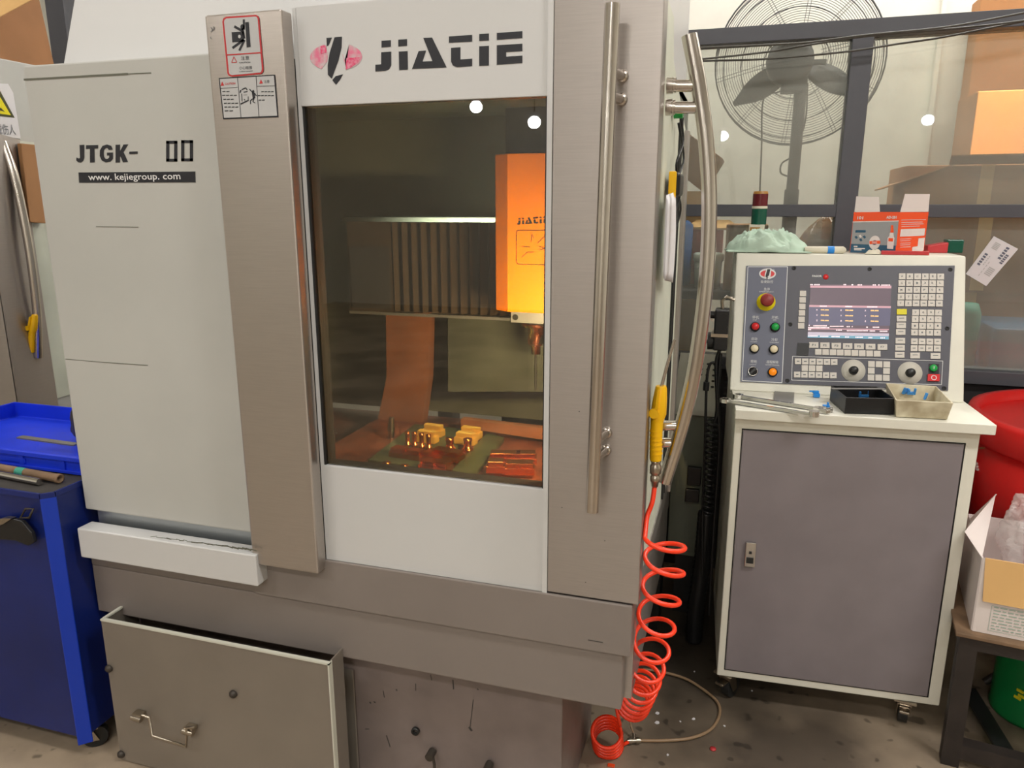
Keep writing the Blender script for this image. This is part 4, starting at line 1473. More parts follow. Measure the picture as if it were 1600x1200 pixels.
it_ = thing('storage_tub', 'stained ivory plastic tub with blue bits on the console shelf', 'tub', V((c_.x, c_.y, SH)))
part('tub_body', open_tray(MB(), botm, rim, 0.05), 'dirty_ivory', it_, bevel=0.008)
bxs = [((1050, 105), .6), ((1150, 100), .55), ((1185, 150), .3), ((1105, 125), .8), ((1070, 120), .2)]
random.seed(5)
for i, ((x, y), ro) in enumerate(bxs):
    p = atz(1120 + x / 3.636, 580 + y / 3.636, SH + 0.03)
    mx = Matrix.Translation(p) @ Matrix.Rotation(ro * 4, 4, 'Z') @ Matrix.Rotation(0.5 - ro, 4, 'X')
    mb = MB().box((-.011, -.003, -.004), (.011, .003, .004), mx).box((-.011, -.003, .004), (-.006, .003, .016), mx).box((.005, -.003, .004), (.010, .003, .012), mx)
    solo('plastic_clip', mb, 'blue_bits', 'blue plastic clip heaped in the stained ivory tub', 'clip', 'blue clips in the ivory tub')
for i, (x, y, ro) in enumerate(((835, 140, .3), (860, 128, 1.2), (800, 122, .1))):
    p = atz(1120 + x / 3.636, 580 + y / 3.636, SH + 0.022)
    mx = Matrix.Translation(p) @ Matrix.Rotation(ro, 4, 'Z')
    if i < 2:
        solo('plastic_clip', MB().box((-.014, -.003, -.004), (.014, .003, .003), mx).box((-.014, -.003, .003), (-.009, .003, .012), mx), 'blue_bits', 'blue plastic clip lying in the black tray', 'clip', 'blue clips in the black tray')
    else:
        solo('paper_slip', MB().box((-.03, -.008, 0), (.03, .008, .001), mx), 'paper', 'white paper slip lying in the black tray', 'slip')
for (x, y, lb_) in ((565, 135, 'bright blue clip standing between the grey plate and the black tray'), (620, 203, 'bright blue clip lying by the spanner jaws')):
    p = shp(x, y + 12)
    mx = Matrix.Translation(p) @ Matrix.Rotation(.2, 4, 'Z')
    mb = MB().box((-.009, -.006, 0), (.009, .006, .012), mx).box((-.012 if x < 600 else .002, -.004, .012), (.006, .004, .02), mx)
    if x < 600:
        mb.box((-.022, -.003, .016), (-.010, .003, .02), mx)
    solo('blue_clip', mb, 'blue_clip', lb_, 'clip', bevel=0.001)
gp = [shp(*p) for p in ((322, 180), (436, 192), (441, 115), (328, 106))]
solo('metal_plate', MB().prism(gp, (0, 0, 0.003)), 'grey_plate', 'flat grey metal plate lying on the console shelf behind the spanners', 'plate', bevel=0.0006)


def spanner(p, q, wd, th, label, jaw):
    d = (q - p)
    ln = d.length
    ang = math.atan2(d.y, d.x)
    mx = Matrix.Translation(p) @ Matrix.Rotation(ang, 4, 'Z')
    t = thing('spanner', label, 'spanner', p, 'spanners on the console shelf')
    part('shaft', MB().hexa([mx @ V(q_) for q_ in ((0.012, -wd / 2, .002), (ln, -wd / 2 * .8, .002), (ln, wd / 2 * .8, .002), (0.012, wd / 2, .002), (0.012, -wd / 2 * .7, th), (ln, -wd / 2 * .5, th), (ln, wd / 2 * .5, th), (0.012, wd / 2 * .7, th))]), 'chrome', t, bevel=0.0008)
    ring = MB()
    n = 20
    pts = []
    for (r, z) in ((.0085, 0), (.0155, 0), (.0155, th + .002), (.0085, th + .002)):
        pts += [mx @ V((r * math.cos(i * 2 * math.pi / n), r * math.sin(i * 2 * math.pi / n), z)) for i in range(n)]
    ring.add(pts, [(k * n + i, ((k + 1) % 4) * n + i, ((k + 1) % 4) * n + (i + 1) % n, k * n + (i + 1) % n) for k in range(4) for i in range(n)])
    part('ring_end', ring, 'chrome', t)
    if jaw:
        out = [(ln - .014, -.008), (ln + .004, -.018), (ln + .026, -.020), (ln + .034, -.011), (ln + .014, -.008), (ln + .010, 0), (ln + .016, .008), (ln + .036, .008), (ln + .031, .019), (ln + .006, .019), (ln - .014, .008)]
        part('open_jaw', MB().prism([mx @ V((x, y, 0)) for x, y in out], (0, 0, th + .001)), 'chrome', t, bevel=0.0006)
    else:
        part('socket_head', MB().cyl(mx @ V((ln, 0, 0)), mx @ V((ln, 0, th + .006)), .014, n=16), 'chrome', t)
    return t


spanner(shp(120, 152), shp(580, 226), .017, .010, 'chrome combination spanner with an open jaw on the console shelf', True)
spanner(shp(48, 176), shp(552, 256), .015, .009, 'chrome ratchet spanner beside the open-jaw spanner', False)

# ---------------- handwheel pendant hung on the console and its cable
HY = 0.28
hp = onl(1121, 512, HY)
hw = thing('handwheel_pendant', 'black handwheel pendant hanging on the side of the console', 'pendant', hp - V((0, 0, 0.09)))
hp.x = L(-0.045, HY, 0).x
zz = lambda v: onl(1121, v, HY).z
mxh = Matrix.Translation(V((hp.x, hp.y, 0)))
part('pendant_body', MB().box((-0.022, -0.035, zz(545)), (0.022, 0.035, zz(482)), mxh), 'black', hw, bevel=0.005)
part('hook', MB().tube([(hp.x, hp.y, zz(482)), (hp.x - 0.004, hp.y, zz(470)), (hp.x + 0.01, hp.y, zz(463)), (hp.x + 0.035, hp.y, zz(468))], 0.005), 'nickel', hw)
part('hand_dial', MB().cyl((hp.x - 0.022, hp.y, zz(533)), (hp.x - 0.040, hp.y, zz(533)), 0.028, n=24).cyl((hp.x - 0.040, hp.y - 0.015, zz(533)), (hp.x - 0.055, hp.y - 0.015, zz(533)), 0.006), 'dark', hw, bevel=0.001)
part('dial_plate', MB().box((-0.030, -0.036, zz(524)), (0.0225, 0.03, zz(519)), mxh), 'nickel', hw)
part('knob', MB().cyl((hp.x - 0.022, hp.y, zz(492)), (hp.x - 0.036, hp.y, zz(492)), 0.012), 'black', hw)
cb = MB()
yb = hp.y
cbp = lambda u, v: aty(u, v, yb)
cb.tube(catmull([(hp.x, yb, zz(545)), cbp(1119, 570), cbp(1121, 640), cbp(1116, 660)], 6), 0.006, 8)
a, b = cbp(1113, 655), cbp(1106, 800)
hx = []
N = 17
for i in range(N * 12 + 1):
    t = i / (N * 12)
    p = a.lerp(b, t)
    an = 2 * math.pi * i / 12
    hx.append(p + V((0.019 * math.cos(an), 0.019 * math.sin(an), 0)))
cb.tube(hx, 0.0038, 6)
cb.tube(catmull([cbp(1126, 552), cbp(1122, 620), cbp(1124, 690), cbp(1120, 760), cbp(1114, 850), cbp(1108, 960)], 6), 0.0055, 8)
part('coiled_cable', cb, 'black', hw)
cb = MB()
cb.tube(catmull([cbp(1120, 566), cbp(1109, 570), cbp(1104, 600), cbp(1102, 680), cbp(1098, 800), cbp(1097, 900)], 6), 0.0045, 8)
cb.cyl(cbp(1104, 597), cbp(1103, 610), 0.010, n=12)
part('side_cable', cb, 'black', hw)


# ================================================================== air gun and hose on the machine corner
def air_gun(lbl, f, px, group=None, tip=None, hose_end=None):
    """px: scale and place, given as a function of the gun's own pixels"""
    g = thing('air_gun', lbl, 'air gun', f(*px(1024, 760)), group)
    P3 = lambda u, v: f(*px(u, v))
    k = (P3(1024, 700) - P3(1024, 720)).length / 20
    gb = MB().tube([P3(1024.5, 719), P3(1024.5, 716), P3(1025, 690), P3(1026, 665), P3(1027, 652)], [k * 8.5, k * 9, k * 9, k * 9.2, k * 9.5], 16)
    gb.tube([P3(1026, 660), P3(1029, 645), P3(1031, 625), P3(1033, 606), P3(1033, 603)], [k * 9, k * 11.5, k * 10.5, k * 8.5, k * 7.5], 16)
    gb.cyl(P3(1023, 643) + V((0, -k * 8, 0)), P3(1023, 643) + V((0, -k * 13, 0)), k * 7.5, n=18)
    part('grip', gb, 'yellow', g, bevel=0)
    rr = MB()
    for v in (673, 680, 687, 694, 701, 708):
        rr.tube([P3(1025, v + .9), P3(1025, v - .9)], k * 9.7, 16)
    part('grip_rib', rr, 'yellow', g)
    lv = MB().prism([P3(1024, 638) + V((0, -k * 9, 0)), P3(1028, 608) + V((0, -k * 9, 0)), P3(1032, 606) + V((0, -k * 9, 0)), P3(1030, 636) + V((0, -k * 10, 0))], (0, -k * 4, 0))
    part('trigger', lv, 'yellow', g, bevel=0.001)
    cn_ = MB().lathe([(0, 0), (k * 5, 0), (k * 6, k * 8), (k * 7.5, k * 8.5), (k * 7.5, k * 16), (k * 6.2, k * 17), (k * 6.2, k * 20), (k * 8.6, k * 21), (k * 8.6, k * 33), (k * 7, k * 35), (k * 7, k * 39), (k * 8.5, k * 40), (0, k * 41)], P3(1023, 760), 12)
    part('coupling', cn_, 'nickel', g, 'nickel hose coupling')
    if tip:
        part('nozzle', MB().tube([P3(1033, 606), P3(1043, 568), P3(1054, 531)], [k * 2.6, k * 2.4, k * 2.0], 10), 'pipe', g, 'thin steel nozzle')
    return g


GY = 0.06
air_gun('yellow air blow gun hanging at the curved handle above the orange hose', fr(GY), lambda u, v: (u, v), tip=True)

hpts = [fr(GY)(1023, 759), fr(GY - .01)(1019, 785), fr(GY - .02)(1011, 808)]
axis_px = [(1030, 838, .025), (1032, 862, .03), (1029, 905, .04), (1023, 945, .05), (1016, 985, .062), (1008, 1022, .09), (999, 1056, .15), (990, 1082, .24), (982, 1102, .325)]


def axis_at(v):
    for (u0, v0, y0), (u1, v1, y1) in zip(axis_px, axis_px[1:]):
        if v <= v1:
            t = (v - v0) / (v1 - v0)
            return aty(u0 + (u1 - u0) * t, v, y0 + (y1 - y0) * t)
    return aty(*axis_px[-1])


# turn positions: widely pulled at the top, closing up towards the floor
turn_v = [838, 872, 918, 961, 1001, 1033, 1054, 1067, 1077, 1085, 1092, 1097, 1102]
coil = []
for i in range(len(turn_v) - 1):
    for j in range(24):
        t = j / 24
        v = turn_v[i] + (turn_v[i + 1] - turn_v[i]) * t
        c = axis_at(v)
        an = R(205) + 2 * math.pi * (i + t)
        tl_ = max(0, min(1, (v - 930) / 150)) * 0.85
        # the coil leans towards the room as it nears the floor
        ox, oy = 0.043 * math.cos(an) + .010, 0.043 * math.sin(an)
        coil.append(c + V((ox, oy * math.cos(tl_), oy * math.sin(tl_))))
b0 = V((-0.275, 0.285, 0.085))
bun = []
for i in range(5):
    for j in range(22):
        t = j / 22
        k = i + t
        an = R(30) + 2 * math.pi * k
        c = V((-0.272 - .001 * k, 0.305 + .014 * k, 0.122 - 0.0205 * k))
        ox, oy = 0.041 * math.cos(an), 0.041 * math.sin(an)
        bun.append(c + V((ox, oy * math.cos(.6), oy * math.sin(.6))))
hp_ = catmull(hpts + [coil[0]], 8)[:-1] + coil + catmull([coil[-1], (coil[-1] + bun[0]) / 2 + V((0, -0.012, 0.01)), bun[0]], 6)[1:-1] + bun
hp_ = [V((p.x, p.y, max(p.z, 0.008))) for p in hp_]
last = bun[-1]
hp_ += catmull([bun[-1], V((-0.235, 0.40, 0.012)), V((-0.215, 0.425, 0.012))], 5)[1:]
solo('coiled_air_hose', MB().tube(hp_, 0.0053, 8), 'hose', 'bright orange coiled air hose hanging down the machine corner to the floor', 'air hose')
tc = atz(990, 1157, 0.012)
t = thing('hose_tee', 'nickel tee fitting lying on the floor beside the orange hose', 'fitting', (tc.x, tc.y, 0))
e1, e2 = atz(980, 1158, 0.012), atz(1001, 1157, 0.012)
dd = (e2 - e1).normalized()
part('fitting_body', MB().cyl(e1, e2, 0.007, n=12).cyl(e1 + dd * .004, e1 + dd * .014, 0.010, n=6).cyl(e2 - dd * .014, e2 - dd * .004, 0.010, n=6).cyl((e1 + e2) / 2, (e1 + e2) / 2 + V((-.004, .02, .006)), 0.007, n=10), 'nickel', t)
tp = [atz(*q, 0.008) for q in [(1001, 1157), (1040, 1157), (1080, 1153), (1110, 1140), (1124, 1118), (1121, 1097), (1100, 1078), (1070, 1060), (1030, 1049), (1005, 1046)]]
solo('brown_air_tube', MB().tube(catmull(tp, 8), 0.0048, 8), 'brass', 'thin brown air tube curving over the floor towards the console caster', 'air tube')
tp = [(e1 + e2) / 2 + V((-.004, .022, .008)), aty(986, 1135, tc.y + .03), aty(984, 1125, tc.y + .04)]
solo('branch_tube', MB().tube(catmull(tp, 6), 0.003, 6), 'brass', 'short brown tube rising from the tee into the orange coil', 'air tube')
random.seed(11)
for i, (u, v, s) in enumerate(((1027, 1115, 1.1), (1026, 1130, 1.2), (1084, 1124, .8), (1063, 1128, .5), (1132, 1135, .6), (1043, 1180, .6), (1085, 1050, .5), (1175, 1080, .5))):
    c = atz(u, v, 0.0)
    mb = MB()
    n = 7
    pts = [c + V((0.006 * s * (0.6 + random.random() * .8) * math.cos(k * 2 * math.pi / n), 0.006 * s * (0.6 + random.random() * .8) * math.sin(k * 2 * math.pi / n), 0.0006)) for k in range(n)]
    mb.prism(pts, (0, 0, 0.002))
    solo('paper_scrap', mb, 'paper', 'small white scrap lying on the dark floor near the hose', 'scrap', 'white scraps on the floor')
c = atz(1114, 1171, 0)
solo('red_disc', MB().lathe([(0, 0.0005), (0.009, 0.0005), (0.009, 0.004), (0.0, 0.005)], c, 14), 'red_dull', 'small red cap lying on the floor in front of the console', 'cap')
c = atz(955, 1197, 0)
solo('orange_chip', MB().box((c.x - .01, c.y - .006, .0005), (c.x + .01, c.y + .006, .004)), 'orange_print', 'small orange chip on the floor beneath the hose bundle', 'chip', bevel=.001)

# papers clipped to the machine side
ps = thing('paper_sheaf', 'sheaf of white papers hanging on the side of the machine', 'papers', (XR + 0.012, 0.25, 1.3))
pa, pb = atx(1041, 305, XR + .012), atx(1054, 300, XR + .012)
pc, pd = atx(1036, 432, XR + .012), atx(1049, 436, XR + .012)
for k in range(3):
    o = V((0.0014 * k, 0.002 * k, -0.004 * k))
    part('sheet', MB().grid(lambda u, v, o=o, k=k: pa.lerp(pb, u).lerp(pc.lerp(pd, u), v) + o + V((0.003 * math.sin(v * 3) * u, 0, 0)), 6, 10), 'paper', ps, solid=0.0008)
cc = atx(1058, 285, XR + .014)
clp = thing('clip_tape', 'black and yellow tape measure hooked over the papers on the machine side', 'tape measure', cc - V((0, 0, .04)))
part('case', MB().box((XR + 0.001, cc.y - .04, cc.z - .03), (XR + .024, cc.y + .06, cc.z + .02)), 'black', clp, bevel=0.006)
part('case_band', MB().box((XR + 0.0005, cc.y - .06, cc.z - .035), (XR + .016, cc.y - .04, cc.z + .022)), 'yellow', clp, bevel=0.002)

# ================================================================== blue tool cabinet
XB = -1.695
tb_ = thing('tool_cabinet', 'blue steel tool cabinet on casters beside the machine', 'cabinet', (-2.1, 0.2, 0))
YF, YBK = -0.10, 0.52
part('cabinet_body', MB().prism([(-2.5, YF, .075), (XB - .022, YF, .075), (XB, YF + .022, .075), (XB, YBK, .075), (-2.5, YBK, .075)], (0, 0, .725)), 'blue', tb_, bevel=0.002)
part('corner_post', MB().prism([(XB - .024, YF - .003, .05), (XB - .021, YF - .003, .05), (XB + .003, YF + .021, .05), (XB + .003, YF + .024, .05), (XB - .002, YF + .024, .05), (XB - .024, YF + .002, .05)], (0, 0, .75)), 'post_blue', tb_)
part('top_mat', MB().prism([(-2.49, YF + .005, .8), (XB - .022, YF + .005, .8), (XB - .005, YF + .024, .8), (XB - .005, YBK - .004, .8), (-2.49, YBK - .004, .8)], (0, 0, .011)), 'rubber', tb_)
part('top_edge', MB().box((-2.5, YF - .003, 0.8), (XB - .022, YF + .004, 0.814)).box((XB - .004, YF + .022, 0.8), (XB + .002, YBK, 0.814)).prism([(XB - .024, YF - .003, .8), (XB - .021, YF - .003, .8), (XB + .002, YF + .020, .8), (XB + .002, YF + .024, .8), (XB - .003, YF + .024, .8), (XB - .024, YF + .003, .8)], (0, 0, .014)), 'blue', tb_)
fb_ = fr(YF - .012)
hb = MB().prism([fb_(-40, 812), fb_(0, 815), fb_(25, 808), (fb_(40, 812)), fb_(55, 830), fb_(59, 845), fb_(50, 850), fb_(30, 842), fb_(0, 840), fb_(-40, 838)], (0, -.012, 0))
hh = part('side_handle', hb, 'black', tb_, 'black moulded handle', bevel=0.002)
lp_ = [fb_(32, 809), fb_(40, 795), fb_(52, 795), (fb_(46, 809))]
part('handle_loop', MB().tube(lp_, 0.0035, 6, closed=True), 'iron', hh)
part('handle_bar', MB().prism([fb_(-40, 812), fb_(0, 810), fb_(15, 806), fb_(26, 807), fb_(12, 816), fb_(0, 819), fb_(-40, 821)], (0, -.016, 0)), 'nickel', hh)
caster(tb_, V((-1.745, -0.05, 0.075)), R(40), 0.034, False)
caster(tb_, V((-1.78, 0.42, 0.075)), R(40), 0.034, False)
caster(tb_, V((-2.42, -0.02, 0.075)), R(40), 0.034, False)
caster(tb_, V((-2.42, 0.42, 0.075)), R(40), 0.034, False)

zt_ = 0.8115
p0, p1 = atz(0, 729, zt_), atz(122, 740, zt_)
cry = (p0.y + p1.y) / 2
ct_ = thing('blue_crate', 'shallow bright blue plastic crate on top of the tool cabinet', 'crate', (-2.1, cry + .15, zt_))
cx0, cx1, cy0, cy1, ch_ = -2.46, XB - .007, cry, 0.46, aty(60, 707, cry).z - zt_
bo = [V((cx0, cy0, zt_)), V((cx1, cy0, zt_)), V((cx1, cy1, zt_)), V((cx0, cy1, zt_))]
part('crate_body', open_tray(MB(), bo, [p + V((0, 0, ch_)) for p in bo], 0.02), 'crate', ct_, bevel=0.002)
part('crate_rim', MB().box((cx0, cy0 - .008, zt_ + ch_ - .014), (cx1, cy0, zt_ + ch_)).box((cx0, cy0 - .006, zt_ + .002), (cx1, cy0, zt_ + .012)), 'crate', ct_, bevel=0.002)
for k in range(5):
    x = cx0 + .06 + k * .15
    part('crate_rib', MB().box((x, cy0 - .005, zt_ + .012), (x + .016, cy0, zt_ + ch_ - .014)), 'crate', ct_)
part('label_holder', MB().box((cx0 + .25, cy0 - .004, zt_ + .018), (cx0 + .53, cy0, zt_ + ch_ - .022)), 'crate', ct_, bevel=.001)
zr_ = zt_ + ch_ + .001
a, b = atz(36, 682, zr_), atz(124, 694, zr_)
n_ = (b - a).cross(Z_).normalized()
solo('slotted_steel_rule', MB().prism([a, b, b + n_ * .022, a + n_ * .022], (0, 0, .004)), 'grey_plate', 'long grey steel rule resting across the blue crate', 'ruler')
c = atz(104, 690, zt_ + .03)


def pouch(u, v):
    an, ph_ = u * 2 * math.pi, v * math.pi
    k = 1 + .25 * noise.noise(V((math.cos(an) * 1.5, math.sin(an) * 1.5, v * 3)))
    return V((c.x + .01, c.y + .10, zt_ + .004)) + V((.085 * math.sin(ph_) * math.cos(an) * k, .06 * math.sin(ph_) * math.sin(an) * k, .075 * (1 - math.cos(ph_)) / 2 * 1.5 * k))


solo('tool_pouch', MB().grid(pouch, 24, 14), 'iron', 'brown and black tool pouch slumped at the back of the blue crate', 'pouch', solid=0.002)
za = zt_ + .010
a, b = atz(-30, 735, za), atz(62, 753, za)
solo('steel_bar', MB().cyl(a, b, 0.0095, n=18), 'chrome', 'shiny round steel bar lying on the tool cabinet mat', 'bar', bevel=.001)
a, b = atz(-30, 726, za + .003), atz(94, 748, za + .003)
pi_ = MB().lathe([(0.012, 0), (0.012, (b - a).length * .96), (0.013, (b - a).length * .965), (0.013, (b - a).length), (0.008, (b - a).length), (0.008, (b - a).length - .03), (0, (b - a).length - .03)], a, 18, b - a)
t = thing('pipe_handle', 'dull grey pipe with a teal patch lying behind the shiny bar', 'pipe', (a + b) / 2 - V((0, 0, .012)))
part('pipe_tube', pi_, 'wood', t)
part('tape_patch', MB().cyl(a.lerp(b, .48), a.lerp(b, .58), .0124, n=18, caps=False), 'teal', t, 'teal patch')

# ================================================================== neighbouring machine
XN, YN = -2.58, 0.565
nm = thing('neighbor_machine', 'second machining centre with stainless side and curved handle behind the tool cabinet', 'machine', (-3.3, 1.2, 0))
part('machine_body', MB().box((-4.1, YN, 0.02), (XN, 2.2, 2.06)), 'white_paint', nm, bevel=0.003)
part('side_stile', MB().prism([(XN, YN - .003, .3), (XN, YN - .003, 1.815), (XN, .735, 1.785), (XN, .735, .3)], (.006, 0, 0)), 'steel', nm)
part('front_stile', MB().box((-2.66, YN - .004, .3), (XN + .006, YN, 1.82)), 'steel', nm)
part('front_pane', MB().box((-3.3, YN - .003, .86), (-2.66, YN, 1.7)), 'black', nm)
part('front_panel', MB().box((-3.3, YN - .005, .70), (-2.66, YN, .86)), 'cream', nm)
part('side_glazing', MB().box((XN, .737, .80), (XN + .003, 1.6, 1.78)), 'console_side', nm)
part('side_stripe', MB().box((XN, .737, atx(100, 648, XN).z), (XN + .003, 1.6, atx(100, 642.5, XN).z)), 'red_dull', nm, 'red stripe')
fn = fr(.68)
np_ = [(5, 222), (22, 272), (35, 330), (46, 390), (54, 450), (59, 505), (60, 558)]
nh = MB().tube(catmull([fn(*p) for p in np_], 5), 0.0155, 14)
for (u, v) in ((10, 241), (14, 265), (60, 520), (60, 545)):
    a = fn(u, v)
    nh.cyl((XN + .004, a.y, a.z), a, 0.0115, n=12)
part('curved_handle', nh, 'pipe', nm, 'bowed tubular handle')
air_gun('yellow air blow gun hanging on the stainless side of the second machine', fr(.66), lambda u, v: (50 + (u - 1026) * .62, 522 + (v - 663) * .50))
sg = lambda u, v, e=.004: atx(u, v, XN + e)
sn = MB()
sn.mat(0).prism([sg(-60, 128, .001), sg(12, 131, .001), sg(20, 145, .001), sg(32, 217, .001), sg(-50, 205, .001)], (.002, 0, 0))
sn.mat(1).poly([sg(-35, 178, .0036), sg(-2, 138, .0036), sg(23, 184, .0036)])
sn.mat(2).poly([sg(-26, 174.5, .004), sg(-3, 146, .004), sg(17, 180, .004)])
sn.mat(1).poly([sg(-14, 163, .0044), sg(2, 169, .0044), sg(8, 175, .0044), sg(-2, 172, .0044), sg(-14, 172, .0044)])
sn.mat(3)
pa_, pb_ = sg(-40, 200, .0046), sg(24, 203, .0046)
sn.text('当心机械伤人', (pa_ + pb_) / 2, (pb_ - pa_).normalized(), Z_, (pb_ - pa_).length, .036, 0.0)
part('warning_sign', sn, ['paper', 'sign_olive', 'sign_yellow', 'grey_text'], nm, 'white sign with a yellow warning triangle')
tu = [fr(.66)(50, 571), fr(.66)(47, 600), fr(.66)(40, 650), fr(.66)(36, 690)]
solo('clear_air_tube', MB().tube(catmull(tu, 6), 0.003, 6), 'ivory', 'thin pale tube running down from the air gun of the second machine', 'air tube')
a_ = [atx(33, 224, XN + .03), atx(72, 228, XN + .03), atx(72, 349, XN + .03), atx(47, 347, XN + .03)]
solo('cardboard_sheet', MB().prism(a_, (-.02, 0, 0)), 'carton', 'orange-brown cardboard sheet standing behind the curved handle of the second machine', 'cardboard', bevel=.002)

# cartons on the second machine and the dark upright behind
g = fr(1.0)
A0, A1 = g(-60, 112), g(90, 112)
t = thing('large_carton', 'large brown cardboard carton on top of the second machine', 'carton', (A1.x - .3, 1.3, 2.06))
q = [(A1.x - .75, 1.0), (A1.x, 1.0), (A1.x, 1.45), (A1.x - .75, 1.45)]
tp_ = g(66, 0)
g13 = fr(1.3)
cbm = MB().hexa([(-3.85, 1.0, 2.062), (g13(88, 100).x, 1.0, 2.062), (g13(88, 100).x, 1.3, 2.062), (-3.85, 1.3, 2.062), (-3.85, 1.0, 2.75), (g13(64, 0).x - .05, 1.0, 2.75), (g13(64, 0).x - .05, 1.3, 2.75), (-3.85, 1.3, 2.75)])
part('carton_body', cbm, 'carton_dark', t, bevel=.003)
g9 = fr(.93)
part('carton_flap', MB().prism([g9(-20, 36), g9(52, -2), g9(40, -40), g9(-60, -40)], (0, .004, 0)), 'kraft', t, 'lit open flap')
ur = MB().box((aty(95, 50, 2.25).x - .09, 2.25, 0), (aty(95, 50, 2.25).x + .045, 2.34, 3.2))
solo('steel_upright', ur, 'frame', 'dark grey steel upright behind the large brown carton', 'post', bevel=.003)

# ================================================================== between machine and console
eq = fr(1.20)
xl, xr = eq(1056, 600).x, -0.065
gc = thing('vented_cabinet', 'grey-green floor cabinet with a perforated sloping lid behind the orange hose', 'cabinet', ((xl + xr) / 2, 1.35, 0))
zt2 = eq(1090, 648).z
part('cabinet_body', MB().box((xl, 1.2, 0.25), (xr, 1.5, zt2)), 'cab_green', gc, bevel=.003)
part('cabinet_foot', MB().box((xl + .03, 1.22, 0.0), (xr - .03, 1.48, 0.25)), 'dark', gc)
lid = MB().prism([(xl - .01, 1.185, zt2), (xl - .01, 1.185, zt2 + .02), (xl - .01, 1.50, zt2 + .17), (xl - .01, 1.52, zt2)], (xr - xl + .02, 0, 0))
lidp = part('sloping_lid', lid, 'cab_pale', gc, bevel=.002)
vt = MB()
for i in range(9):
    for j in range(8):
        if i + j * .9 < 6:
            continue
        x = xl + .03 + i * .024
        k = (j + 1) / 10
        vt.disc(V((x, 1.185 + k * .315, zt2 + .02 + .15 * k + .0012)), X_, V((0, .9, .43)), .0065, 10)
part('vent_hole', vt, 'dark', lidp)
vb = MB()
random.seed(3)
for (u, v, w, hh_) in ((1085, 742, .05, .07), (1082, 772, .05, .05)):
    p = eq(u, v)
    part('socket', MB().box((p.x - w / 2, 1.18, p.z - hh_ / 2), (p.x + w / 2, 1.2, p.z + hh_ / 2)), 'black', gc, bevel=.003)
p = fr(.95)(1043, 770)
sb = thing('switch_box', 'small dark motor with a pale plate low down behind the side door', 'motor', (p.x, .9, .0))
part('motor_body', MB().box((-.33, 1.06, .0), (-.205, 1.17, .82)), 'dark', sb, bevel=.006)
part('rating_plate', MB().box((-.24, 1.057, .74), (-.21, 1.06, .78)), 'grey_plate', sb)
low_ = MB()
c0 = fr(1.02)
cd_ = thing('cable_duct', 'black ribbed conduit hanging beside the console', 'conduit', (c0(1098, 900).x, 1.02, 0.2))
dp = [c0(1104, 800), c0(1100, 850), c0(1094, 905), c0(1086, 960), c0(1084, 1000)]
cat = catmull(dp, 14)
part('conduit', MB().tube(cat, [0.028 + (.003 if i % 2 else 0) for i in range(len(cat))], 12), 'black', cd_)

# three slack cables across the glazing
wires = [[(1030, 78), (1110, 74), (1200, 70), (1265, 66), (1350, 55), (1480, 42), (1600, 20), (1660, 8)],
         [(1030, 99), (1100, 92), (1200, 81), (1265, 70), (1350, 57), (1450, 48), (1530, 41), (1600, 32), (1660, 22)],
         [(1030, 98), (1110, 95), (1200, 92), (1320, 81), (1400, 69), (1480, 57), (1600, 33), (1660, 21)]]
for i, w in enumerate(wires):
    f = fr(1.50 + .02 * i)
    solo('slack_cable', MB().tube(catmull([f(*p) for p in w], 6), 0.0035, 6), 'cable', ['uppermost of the three slack grey cables across the glazing', 'middle one of the three slack grey cables across the glazing', 'lowest of the three slack grey cables across the glazing'][i], 'cable', 'slack cables across the glazing')

# ================================================================== behind the glazing
FY = 2.38
ff = fr(FY)
fc = ff(1247, 95)
fan = thing('pedestal_fan', 'big dark industrial pedestal fan behind the glass', 'fan', (ff(1226, 380).x, FY + .05, 0))
Rf = (ff(1383, 95) - fc).length
gd = MB()
for i in range(27):
    r = .10 + (Rf - .10) * i / 26
    d = -.02 - .075 * (1 - ((r - .1) / (Rf - .1)) ** 2)
    n = 48
    gd.tube([fc + V((r * math.cos(k * 2 * math.pi / n), d, r * math.sin(k * 2 * math.pi / n))) for k in range(n)], .0014 if i < 26 else .0045, 4, closed=True)
part('wire_guard', gd, 'fan_wire', fan)
for k in range(10):
    an = R(12) + k * 2 * math.pi / 10
    for off in (-.006, .006):
        if k and off > 0 and k > 9:
            continue
    sp = MB()
    for off in (-.007, .007):
        pts = []
        for j in range(7):
            r = .09 + (Rf - .09) * j / 6
            d = -.022 - .075 * (1 - ((r - .1) / (Rf - .1)) ** 2)
            pts.append(fc + V((r * math.cos(an) - off * math.sin(an), d, r * math.sin(an) + off * math.cos(an))))
        sp.tube(pts, .0016, 4)
    part('guard_spoke', sp, 'fan_wire', fan)
bg = MB()
for r in (.15, .25, .33, Rf):
    n = 48
    d = .06 + .06 * (1 - (r / Rf) ** 2)
    bg.tube([fc + V((r * math.cos(k * 2 * math.pi / n), d, r * math.sin(k * 2 * math.pi / n))) for k in range(n)], .003, 4, closed=True)
part('front_guard', bg, 'fan_wire', fan)
part('motor', MB().lathe([(0, -.20), (.07, -.20), (.098, -.17), (.10, -.06), (.07, -.03), (.05, .05), (0, .05)], fr(FY - .12)(1234, 97) + V((0, .12, 0)), 28, (0, 1, 0)), 'fan', fan)
mo = fr(FY - .12)(1234, 97)
part('motor_bracket', MB().box((mo.x - .05, FY - .18, mo.z + .07), (mo.x + .05, FY - .08, mo.z + .115)).box((mo.x + .08, FY - .16, mo.z - .02), (mo.x + .15, FY - .12, mo.z + .0)).box((mo.x - .03, FY - .17, mo.z - .13), (mo.x + .07, FY - .08, mo.z - .06)), 'fan', fan, bevel=.004)
